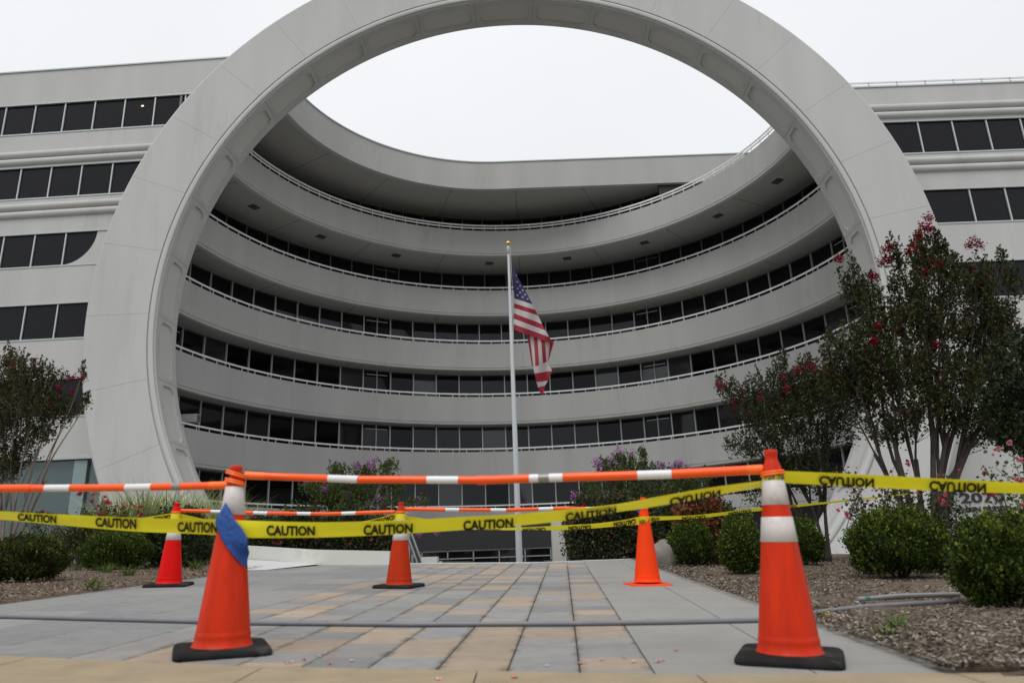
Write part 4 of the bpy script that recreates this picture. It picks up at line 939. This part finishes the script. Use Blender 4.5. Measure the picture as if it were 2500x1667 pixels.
def ellip(rs, n, c, r_): 
    q = rs.normal(size=(n, 3)); q /= np.linalg.norm(q, axis=1)[:, None]; return np.array(c)+q*np.array(r_)*(rs.rand(n)**.45)[:, None]
def tree(name, base, stems, clumps, label, cat, seed, leafc, tipc, ptip=.15, leaf=.045, dens=1., blooms=(), bcol=(.45, .01, .03), br=.09, trunkr=.035, bark='bark', group=None, twl=.16, bloomn=160, bsz=.014, crown='crown', bleaf=26, crosshatch=0):
    rs = np.random.RandomState(seed); b0 = np.array(base, float); t = thing(name, b0, label, cat, group); mb = MB(); tips = []
    sb = []
    for i in range(stems):
        a = 2*PI*i/stems+rs.rand(); sb.append(b0+np.array([math.cos(a), math.sin(a)*.6, 0])*trunkr*2.2*(1 if stems > 1 else 0))
    Ps = []; Ds = []
    order = sorted(range(len(clumps)), key=lambda i: clumps[i][0][0]); grp = {}
    for k_, i in enumerate(order): grp.setdefault(int(k_*stems/len(order)), []).append(i)
    sb.sort(key=lambda q: q[0]); fork = {}; which = {}
    for g_, ids in grp.items():
        m_ = np.mean([np.array(clumps[i][0], float) for i in ids], 0); s = sb[g_]; T = s+(m_-s)*np.array([.62, .5, .52])+rs.normal(size=3)*.05
        k1 = s+(T-s)*np.array([.25, .3, .5])+rs.normal(size=3)*.03*(T[2]-s[2])*.5
        tp = [(1-u)**2*s+2*u*(1-u)*k1+u*u*T for u in np.linspace(0, 1, 9)]; tr_ = trunkr*(.8+.4*rs.rand())
        mb.tube(tp, [tr_*(1.15-.5*u) for u in np.linspace(0, 1, 9)], 8)
        for i in ids: fork[i] = (tp, tr_)
    for ci, (c, r_, n) in enumerate(clumps):
        c = np.array(c, float); r_ = np.array(r_, float); tp, tr_ = fork[ci]; s = tp[min(8, max(3, int(8*(.5+.5*rs.rand()))))] if c[2] > tp[5][2] else tp[3]
        H = np.linalg.norm(c-s); k1 = s+(c-s)*np.array([.3, .3, .45])+rs.normal(size=3)*.06*H; k2 = s+(c-s)*np.array([.65, .65, .75])+rs.normal(size=3)*.05*H
        path = []
        for u in np.linspace(0, 1, 10): path.append(((1-u)**3)*s+3*u*(1-u)**2*k1+3*u*u*(1-u)*k2+u**3*c)
        r0_ = tr_*(.42+.2*rs.rand()); mb.tube(path, [r0_*(1-.8*u) for u in np.linspace(0, 1, 10)], 7)
        ntw = max(6, int(n*2.8/bleaf*dens)); E = ellip(rs, ntw, c, r_)
        for e in E:
            u = .55+.45*rs.rand(); st = path[int(u*9)]; mid = (st+e)/2+rs.normal(size=3)*.04; mid[2] -= .02
            if rs.rand() < .4: mb.tube([st, mid, e], [r0_*.2, r0_*.13, .003], 4, cap=False)
            d = (e-mid); d = d/(np.linalg.norm(d)+1e-6)*.5+np.array([0, 0, .55]); d /= np.linalg.norm(d)
            m = int(bleaf*(.6+.8*rs.rand())); f = rs.rand(m); Ps.append(e+d*((f-.35)*twl*1.6)[:, None]+rs.normal(size=(m, 3))*twl*.28*(1.05-f)[:, None]); Ds.append(np.tile(d, (m, 1)))
    link('trunk', mb, M[bark], t, smooth=True)
    P = np.concatenate(Ps); V, C = leaves(P, leaf, pal(rs, len(P), leafc, tipc, ptip), rs=rs, aspect=.32, dirs=np.concatenate(Ds)*.5); veg_obj(crown, V, C, t)
    for bi, c in enumerate(blooms):
        s_ = 1.3*br*(c[3] if len(c) > 3 else 1); c = np.array(c[:3]); m = int(bloomn*(.6+.6*rs.rand())); P = ellip(rs, m, c, (s_, s_, s_*1.25)); P += ellip(rs, m, (0, 0, 0), (s_*.4,)*3)
        V, C = leaves(P, bsz*1.6, np.array(bcol)*(.55+.8*rs.rand(m))[:, None]+rs.rand(m)[:, None]*.02, rs=rs, aspect=.6); veg_obj('blossom', V, C, t, 'petal')
    return t
def cl(x, y, Y, rx, ry, n, rd=None):
    """clump centred at pixel (x, y) at depth Y with pixel radii"""
    k = Y/FPX/.93; return (aty(x, y, Y+NR.normal()*.12), (rx*k, (rd or rx)*k, ry*k), n)
DG = [(.028, .044, .013), (.022, .034, .012), (.042, .048, .016)]; RT_ = [(.09, .045, .025), (.07, .07, .02)]
Yt = 11.2
def bm(pts, Y, j=.2): return [(*aty(x, y, Y-.1+NR.normal()*j), s) for x, y, s in pts]
big = [(2260, 640, 40, 85, 900), (2230, 720, 55, 70, 1000), (2385, 700, 40, 75, 800), (2325, 690, 35, 60, 600), (2190, 640, 22, 60, 260), (2110, 720, 40, 55, 560), (2160, 800, 75, 75, 1500), (2280, 800, 80, 75, 1700), (2400, 790, 60, 80, 1300), (2070, 860, 60, 55, 900), (2180, 900, 90, 60, 1600), (2300, 920, 85, 60, 1400), (2390, 900, 60, 70, 1100), (2110, 960, 60, 50, 800), (2240, 1000, 90, 50, 1000), (2350, 1010, 70, 50, 900), (2040, 930, 40, 50, 500), (2440, 800, 40, 60, 600), (2080, 660, 16, 50, 120), (2470, 700, 20, 60, 200), (2060, 700, 14, 50, 110), (2440, 640, 12, 40, 80), (2290, 600, 18, 40, 150), (2310, 640, 22, 50, 200), (2170, 1050, 70, 35, 500), (2410, 1050, 60, 45, 600)]
base = aty(2270, 1350, Yt); base[2] = G(base[0], Yt)
tree('crape_myrtle', base, 8, [cl(x, y, Yt, rx, ry, n) for x, y, rx, ry, n in big], 'tallest crape myrtle with deep red blossoms above the largest right shrubs', 'tree', 51, DG, [(.085, .04, .022), (.06, .075, .022)], .3, leaf=.046,
     blooms=bm([(2268, 533, 1.0), (2255, 555, 1), (2240, 575, .8), (2380, 590, 1), (2395, 600, .9), (2365, 600, .7), (2160, 612, .8), (2172, 605, .7), (2152, 640, .9), (2168, 634, .8), (2220, 610, .8), (2254, 612, .6), (2128, 672, .7), (2140, 678, .7), (2286, 644, .8), (2300, 645, .7), (2372, 655, .6), (2262, 664, .6), (2195, 640, .6), (2145, 797, .6), (2135, 806, .6), (2194, 810, .7), (2133, 834, .6), (2285, 842, .6), (2048, 632, .8), (2270, 560, .9), (2232, 600, .7)], Yt), bcol=(.19, .0015, .012), br=.068, trunkr=.045, bark='darkbark')
Yt = 12.6; small = [(1800, 960, 45, 35, 420), (1870, 950, 45, 45, 500), (1930, 940, 50, 50, 650), (2000, 930, 45, 60, 600), (1960, 1010, 80, 50, 1100), (1860, 1020, 70, 45, 900), (2040, 1010, 60, 50, 800), (1900, 1080, 80, 40, 800), (2010, 1080, 70, 45, 700), (1760, 935, 16, 16, 60), (1820, 1090, 50, 26, 260), (1970, 900, 25, 30, 250), (1910, 890, 20, 28, 160), (1930, 1150, 70, 50, 600), (1880, 1200, 60, 45, 420), (1990, 1160, 50, 50, 400)]
base = aty(2018, 1345, Yt); base[2] = G(base[0], Yt)
tree('crape_myrtle', base, 3, [cl(x, y, Yt, rx, ry, n) for x, y, rx, ry, n in small], 'smaller crape myrtle with faded pink red blossoms behind the near right cone', 'tree', 52, DG, [(.08, .04, .03), (.06, .07, .03)], .22, leaf=.042,
     blooms=bm([(1762, 943, .8), (1775, 950, .7), (1752, 938, .6), (1815, 955, .7), (1795, 975, .8), (1855, 960, .7), (1890, 985, .7), (1905, 985, .6), (1915, 915, .8), (1945, 905, .8), (1975, 890, .9), (2010, 905, .8), (1985, 900, .7), (2015, 918, .6), (1790, 995, .7), (1920, 950, .7), (1855, 975, .7)], Yt), bcol=(.20, .014, .028), br=.07, trunkr=.032, bark='darkbark', bloomn=90)
Yt = 9.; far_r = [(2480, 960, 60, 90, 1500), (2520, 860, 60, 60, 900), (2500, 1060, 60, 50, 900), (2440, 1010, 40, 60, 500), (2560, 1000, 60, 100, 1200), (2455, 900, 25, 40, 200)]
base = aty(2560, 1350, Yt); base[2] = G(base[0], Yt)
tree('evergreen_tree', base, 2, [cl(x, y, Yt, rx, ry, n) for x, y, rx, ry, n in far_r], 'dark green tree cut off by the right edge of the photo', 'tree', 53, [(.022, .032, .016), (.028, .04, .018)], [(.04, .05, .02)], .15, leaf=.045, trunkr=.04, bark='darkbark')
Yt = 12.5; left = [(25, 900, 40, 50, 650), (75, 925, 40, 50, 700), (10, 980, 50, 60, 900), (120, 940, 35, 40, 350), (150, 985, 35, 25, 220), (70, 1000, 60, 45, 900), (130, 1010, 50, 35, 500), (0, 1060, 60, 40, 700), (40, 1100, 45, 50, 600), (-40, 980, 60, 80, 900), (200, 915, 10, 18, 30), (212, 980, 12, 10, 30), (180, 1005, 22, 16, 90), (90, 1060, 40, 30, 300), (20, 1140, 40, 40, 420)]
base = aty(22, 1300, Yt); base[2] = G(base[0], Yt)
tree('crape_myrtle', base, 5, [cl(x, y, Yt, rx, ry, n) for x, y, rx, ry, n in left], 'crape myrtle with sparse crimson blossoms in front of the left wing', 'tree', 54, [(.045, .055, .025), (.035, .045, .02), (.06, .06, .02)], [(.07, .035, .035), (.09, .08, .02)], .25, leaf=.042,
     blooms=bm([(60, 948, .6), (78, 880, .6), (30, 890, .7), (168, 923, .6), (180, 922, .6), (145, 945, .5), (145, 952, .5), (175, 955, .5), (212, 978, .6), (205, 918, .6), (120, 986, .5), (128, 925, .6), (60, 900, .6), (200, 925, .4)], Yt), bcol=(.20, .01, .045), br=.06, trunkr=.03, bloomn=80)
LG = [(.055, .085, .025), (.045, .07, .025), (.075, .105, .03)]
Yt = 18.; base = aty(850, 1360, Yt); base[2] = G(base[0], Yt)
tree('crape_myrtle', base, 6, [cl(x, y, Yt, rx, ry, n) for x, y, rx, ry, n in ((815, 1150, 18, 20, 160), (835, 1158, 16, 16, 140), (880, 1155, 26, 14, 220), (945, 1145, 24, 18, 240), (760, 1195, 28, 14, 220), (800, 1200, 36, 24, 420), (850, 1195, 50, 30, 650), (910, 1190, 36, 30, 420), (960, 1190, 26, 24, 300), (850, 1235, 50, 26, 550), (800, 1225, 36, 20, 300), (940, 1230, 30, 24, 260), (860, 1270, 90, 26, 700), (1010, 1230, 26, 12, 140), (740, 1250, 40, 20, 260), (905, 1160, 22, 18, 180))],
     'lilac flowering crape myrtle on the left of the sunken entrance', 'tree', 55, LG, [(.10, .13, .03)], .3, leaf=.05,
     blooms=bm([(872, 1135, .8), (906, 1130, 1), (914, 1120, .9), (903, 1137, .8), (855, 1198, .8), (852, 1210, .8), (825, 1213, .6), (794, 1193, .7), (925, 1215, .6), (1021, 1223, .7), (745, 1178, .5), (1023, 1303, .6), (1068, 1300, .6)], Yt, .15), bcol=(.36, .15, .36), br=.085, trunkr=.03, bloomn=90, bsz=.02, bleaf=20)
Yt = 17.; base = aty(1560, 1360, Yt); base[2] = G(base[0], Yt)
tree('crape_myrtle', base, 7, [cl(x, y, Yt, rx, ry, n) for x, y, rx, ry, n in ((1470, 1140, 20, 14, 160), (1525, 1130, 26, 20, 320), (1568, 1115, 10, 24, 120), (1560, 1150, 30, 16, 260), (1500, 1160, 40, 22, 420), (1590, 1160, 30, 20, 260), (1640, 1170, 45, 25, 420), (1540, 1200, 60, 26, 700), (1620, 1210, 60, 26, 600), (1460, 1220, 40, 22, 360), (1690, 1200, 40, 22, 300), (1440, 1190, 24, 14, 120), (1700, 1170, 50, 14, 260), (1550, 1230, 70, 20, 500))],
     'lilac flowering crape myrtle right of the flagpole above the hedge', 'tree', 56, LG, [(.10, .12, .03)], .22, leaf=.05,
     blooms=bm([(1512, 1100, 1.1), (1514, 1112, 1), (1498, 1120, .9), (1455, 1128, 1), (1466, 1135, .8), (1544, 1107, .9), (1495, 1130, .8), (1655, 1135, 1), (1663, 1132, .9), (1638, 1143, .8), (1614, 1138, .8), (1680, 1138, .7), (1595, 1180, 1), (1590, 1186, .7), (1410, 1218, 1), (1402, 1212, .8), (1485, 1208, .8), (1500, 1200, .7), (1620, 1170, .6)], Yt, .15), bcol=(.38, .17, .38), br=.085, trunkr=.03, bloomn=90, bsz=.02, bleaf=20)

def hedge(x0, x1, yt, Y, label, seed, n, base, tips, ptip=.15, leaf=.05, roses=0, rc=(.45, .05, .08), yb=1372, name='hedge', cat='hedge', dep=.9, rj=None):
    rs = np.random.RandomState(seed); a = aty(x0, yt, Y); b = aty(x1, yt, Y); W_ = b[0]-a[0]; g = G((a[0]+b[0])/2, Y); t = thing(name, ((a[0]+b[0])/2, Y, g), label, cat)
    P = np.stack([a[0]+W_*rs.rand(n), Y+(rs.rand(n)-.3)*dep, rs.rand(n)], 1); u = (P[:, 0]-a[0])/W_
    htop = (a[2]+(b[2]-a[2])*u-g)*(1+.10*np.sin(u*17+seed)+.08*np.sin(u*39+seed*3)+.05*np.sin(P[:, 1]*9))*(1-.35*(2*u-1)**6); P[:, 2] = g+np.maximum(.02, htop*(P[:, 2]**.6))
    k = 6; P2 = np.repeat(P, k, 0)+rs.normal(size=(n*k, 3))*.06; V, C = leaves(P2, leaf, pal(rs, n*k, base, tips, ptip), rs=rs); veg_obj('foliage', V, C, t)
    mb = MB()
    for i in range(int(12+W_*4)):
        x = a[0]+W_*rs.rand(); mb.tube([(x, Y+.1, g-.05), (x+rs.normal()*.08, Y+rs.rand()*.3, g+(a[2]-g)*.5), (x+rs.normal()*.2, Y, g+(a[2]-g)*(.8+.25*rs.rand()))], [.012, .008, .003], 4)
    link('stem', mb, M['darkbark'], t)
    for i in range(roses):
        u = rs.rand(); c = np.array([a[0]+W_*u, Y-dep*.32-rs.rand()*.05, g+(a[2]-g)*(.35+.7*rs.rand())]); rose(c, .035+.02*rs.rand(), rc, t, rs)
    return t
def rose(c, s_, rc, parent, rs):
    m = 26; s_ *= .72; P = ellip(rs, m, c, (s_*.6, s_*.6, s_*.45)); V, C = leaves(P, s_*.75, np.array(rc)*.8*(.7+.6*rs.rand(m))[:, None]+.03*rs.rand(m)[:, None], rs=rs, aspect=.6); veg_obj('rose_bloom', V, C, parent, 'petal')
HD = [(.028, .042, .018), (.036, .05, .02), (.045, .05, .022)]
hedge(1385, 1600, 1225, 15.2, 'dark hedge with scattered roses right of the right white pillar', 61, 6000, HD, [(.07, .09, .04), (.10, .05, .03)], .2, roses=8, rc=(.50, .03, .10))
hedge(1590, 1790, 1232, 16., 'dark hedge behind the red tipped shrub', 62, 3200, HD, [(.07, .09, .04)], .1, roses=3, rc=(.5, .03, .10))
hedge(1655, 1760, 1226, 12., 'low shrub with feathery red new leaves behind the small boxwood', 63, 1500, [(.07, .06, .02), (.05, .06, .02)], [(.28, .05, .03), (.22, .07, .04)], .45, leaf=.05, name='nandina_shrub', cat='shrub', dep=.6)
hedge(600, 960, 1262, 15., 'dark rose hedge above the low retaining wall', 64, 6500, HD, [(.07, .08, .03), (.08, .05, .03)], .15, roses=14, rc=(.45, .04, .09))
hedge(375, 485, 1262, 13.2, 'dark leafy bush right behind the red cone', 65, 2600, HD, [(.05, .08, .03)], .1, roses=2, rc=(.35, .02, .06), name='bush', cat='bush')
hedge(430, 620, 1262, 16., 'dark hedge seen between the red cone and the near left cone', 66, 3000, HD, [(.05, .08, .03)], .1, roses=2)
# rose bushes
def rosebush(x0, x1, yt, Y, label, seed, n, roses, leafc, rc=(.62, .10, .15), rs_=.05, sparse=1., yb=None):
    rs = np.random.RandomState(seed); a = aty(x0, yt, Y); b = aty(x1, yt, Y); g = G((a[0]+b[0])/2, Y); t = thing('rose_bush', ((a[0]+b[0])/2, Y, g), label, 'rose bush', 'rose bushes in the planting beds'); mb = MB(); Ps = []
    H = (a[2]+b[2])/2-g; W_ = b[0]-a[0]
    for i in range(n):
        e = np.array([a[0]+W_*rs.rand(), Y+(rs.rand()-.5)*.6, g+H*(.45+.6*rs.rand())]); s = np.array([(a[0]+b[0])/2+W_*.2*rs.normal(), Y+.1*rs.normal(), g]); m_ = (s+e)/2+np.array([0, 0, H*.12])+rs.normal(size=3)*.05
        mb.tube([s, m_, e], [.008, .006, .003], 5)
        for f in np.linspace(.35, 1, 12):
            q = (1-f)**2*s+2*f*(1-f)*m_+f*f*e; Ps.append(q+rs.normal(size=(int(4*sparse)+1, 3))*.05)
    link('stem', mb, M['darkbark'], t, smooth=True)
    P = np.concatenate(Ps); V, C = leaves(P, .04, pal(rs, len(P), leafc, [(.10, .05, .03), (.09, .11, .03)], .2), rs=rs, aspect=.4); veg_obj('foliage', V, C, t)
    for (x, y, s_) in roses: rose(aty(x, y, Y-.3), rs_*s_, rc, t, rs)
    return t
rosebush(2030, 2200, 1150, 9.6, 'thin rose bush with small pink blooms left of the large rounded shrub', 71, 26, [(2217, 1132, 1.), (2176, 1151, .7), (2046, 1244, .7), (2068, 1254, .8), (2073, 1264, .7), (2042, 1153, .5), (2135, 1192, .5), (2117, 1223, .5)], HD)
rosebush(2190, 2350, 1175, 9.2, 'rose bush with pink blooms in front of the street number', 72, 34, [(2304, 1226, 1.2), (2296, 1218, .8), (2405, 1155, 1.1), (2412, 1205, 1.1), (2425, 1208, 1), (2343, 1148, .7), (2308, 1207, .7), (2240, 1203, .5), (2290, 1160, .5), (2460, 1254, .4), (2354, 1243, .5)], HD)
rosebush(2400, 2560, 1090, 7.6, 'tall arching rose bush with pale pink blooms at the right edge', 73, 26, [(2435, 1096, 1.), (2424, 1110, .6), (2480, 1170, 1.1), (2492, 1176, 1), (2498, 1232, 1.), (2490, 1124, .9), (2465, 1080, .8)], [(.06, .08, .03), (.09, .11, .03)], rc=(.66, .22, .25))
rosebush(150, 370, 1243, 13.6, 'broad rose bush with pink blooms in front of the pale ornamental grass', 74, 60, [(193, 1206, 1.2), (198, 1203, 1), (227, 1207, .8), (225, 1223, 1.2), (262, 1225, 1.6), (256, 1212, .8), (240, 1235, 1.), (302, 1237, 1.), (330, 1236, 1.), (345, 1237, 1.2), (244, 1252, .9), (252, 1253, .7), (343, 1257, 1.2), (103, 1248, 1.1), (286, 1233, .5)], [(.10, .12, .03), (.07, .10, .03), (.12, .11, .04)], rs_=.055, sparse=3)
rosebush(60, 230, 1262, 14.5, 'low thorny bush with bare stems behind the left boxwood shrubs', 75, 30, [], [(.09, .11, .03), (.07, .09, .03)])
# grasses
def grass(c, n, L_, w, cols, seed, label, name='grass_tuft', spread=.08, cat='grass', lean=.6, group=None):
    rs = np.random.RandomState(seed); c = np.array(c, float); V = []; C = []
    for i in range(n):
        a = rs.rand()*2*PI; l = L_*(.5+.6*rs.rand()); b = c+np.array([math.cos(a), math.sin(a), 0])*spread*rs.rand(); d = np.array([math.cos(a), math.sin(a), 0])*lean*(.3+rs.rand()); sd = np.array([-math.sin(a), math.cos(a), 0])*w; col = np.array(cols[rs.randint(len(cols))])*(.7+.5*rs.rand())
        pts = [b+d*l*f*f+np.array([0, 0, l*(f-.35*f*f*lean)]) for f in (0, .35, .7, 1)]
        for k in range(3):
            w0, w1 = (1, .9, .6, .05)[k], (1, .9, .6, .05)[k+1]; V += [pts[k]-sd*w0, pts[k]+sd*w0, pts[k+1]+sd*w1, pts[k+1]-sd*w1]; C += [col]*4
    o = link(name, (np.array(V), np.arange(len(V)).reshape(-1, 4), None), M['leaf'], None, cols=np.array(C), org=c); return setp(o, label, cat, group)
VG = [(.50, .54, .28), (.58, .60, .38), (.22, .30, .08), (.42, .48, .18)]
for i, (x, Y, s_) in enumerate(((290, 15.2, .9), (345, 15.4, 1.), (400, 15.2, .95), (455, 15.5, .95), (505, 15.4, .85), (545, 15.8, .8))):
    p = aty(x, 1368, Y); g = G(p[0], Y); pl_ = ['behind the left part of the rose bush', 'behind the right part of the rose bush', 'just left above the red cone', 'just right above the red cone', 'between the red cone and the near left cone', 'nearest the near left cone'][i]
    grass((p[0], Y, g), 520, 1.85*s_, .011, VG, 80+i, 'pale variegated ornamental grass clump '+pl_, 'ornamental_grass', .3, lean=.55, group='variegated grass clumps behind the left bed')
GG = [(.09, .15, .03), (.13, .19, .04), (.06, .10, .03)]
for i, (x, y, n, L_, lab) in enumerate(((225, 1440, 80, .20, 'small grass tuft at the paving edge below the left boxwoods'), (255, 1402, 90, .26, 'grass tuft below the gap between the left boxwoods'), (310, 1412, 110, .28, 'grass tuft left of the red cone'), (185, 1395, 60, .25, 'grass tuft between the two left boxwoods'), (476, 1392, 110, .24, 'bright grass tuft right of the red cone'), (2160, 1560, 60, .10, 'low weed in the mulch near the right conduit'), (2190, 1540, 50, .13, 'dry grass tuft below the right conduit'), (1807, 1440, 26, .05, 'tiny green weed left of the near right cone'), (2010, 1475, 20, .05, 'tiny weed in the mulch above the conduit'), (755, 1374, 60, .05, 'small green weed growing at the foot of the retaining wall'))):
    p = gp(x, y, .0); grass(p, n, L_, .0035, GG, 90+i, lab, spread=.05+.2*L_, lean=.8)
# boulder
p = atg(1625, 1386); mb = MB(); V = []; nu, nv = 22, 14; rs = np.random.RandomState(9); ph = rs.rand(8)*6
for j in range(nv+1):
    for i in range(nu):
        a = 2*PI*i/nu; b = PI*j/nv; d = np.array([math.sin(b)*math.cos(a), math.sin(b)*math.sin(a), math.cos(b)]); s_ = 1+.12*math.sin(3*d[0]*2+ph[0])+.12*math.sin(4*d[1]+ph[1]+d[2]*3)+.07*math.sin(9*d[0]+7*d[2]+ph[2]); V.append((p[0]+.06+d[0]*.30*s_, p[1]+.45+d[1]*.25*s_, p[2]+.10+max(-.2, d[2]*.26*s_*(1+.25*abs(math.sin(5*d[0]+3*d[1]))))))
mb.add(V, [(j*nu+i, (j+1)*nu+i, (j+1)*nu+(i+1) % nu, j*nu+(i+1) % nu) for j in range(nv) for i in range(nu)])
setp(link('boulder', mb, M['rock'], org=tuple(p), smooth=True), 'pale rough granite boulder beside the small boxwood shrub', 'boulder')
# trees across the road behind the camera: they show only as reflections in the glass
for i, (x, y, s_) in enumerate(((-22, -34, 1.), (-12, -38, 1.2), (-3, -36, .8), (9, -40, 1.1), (20, -35, 1.), (33, -38, 1.2), (-35, -38, 1.1))):
    b = (x, y, G(x, y)); clps = [((x+NR.normal()*1.2, y+NR.normal(), b[2]+3.2+2.2*s_*NR.rand()), (2.2*s_, 2., 1.5*s_), 420) for _ in range(5)]
    tree('street_tree', b, 1, clps, 'leafy tree across the road, reflected in the ground floor glass', 'tree', 100+i, DG, LG, .3, leaf=.35, trunkr=.16, bark='darkbark', group='trees across the road', twl=.8)
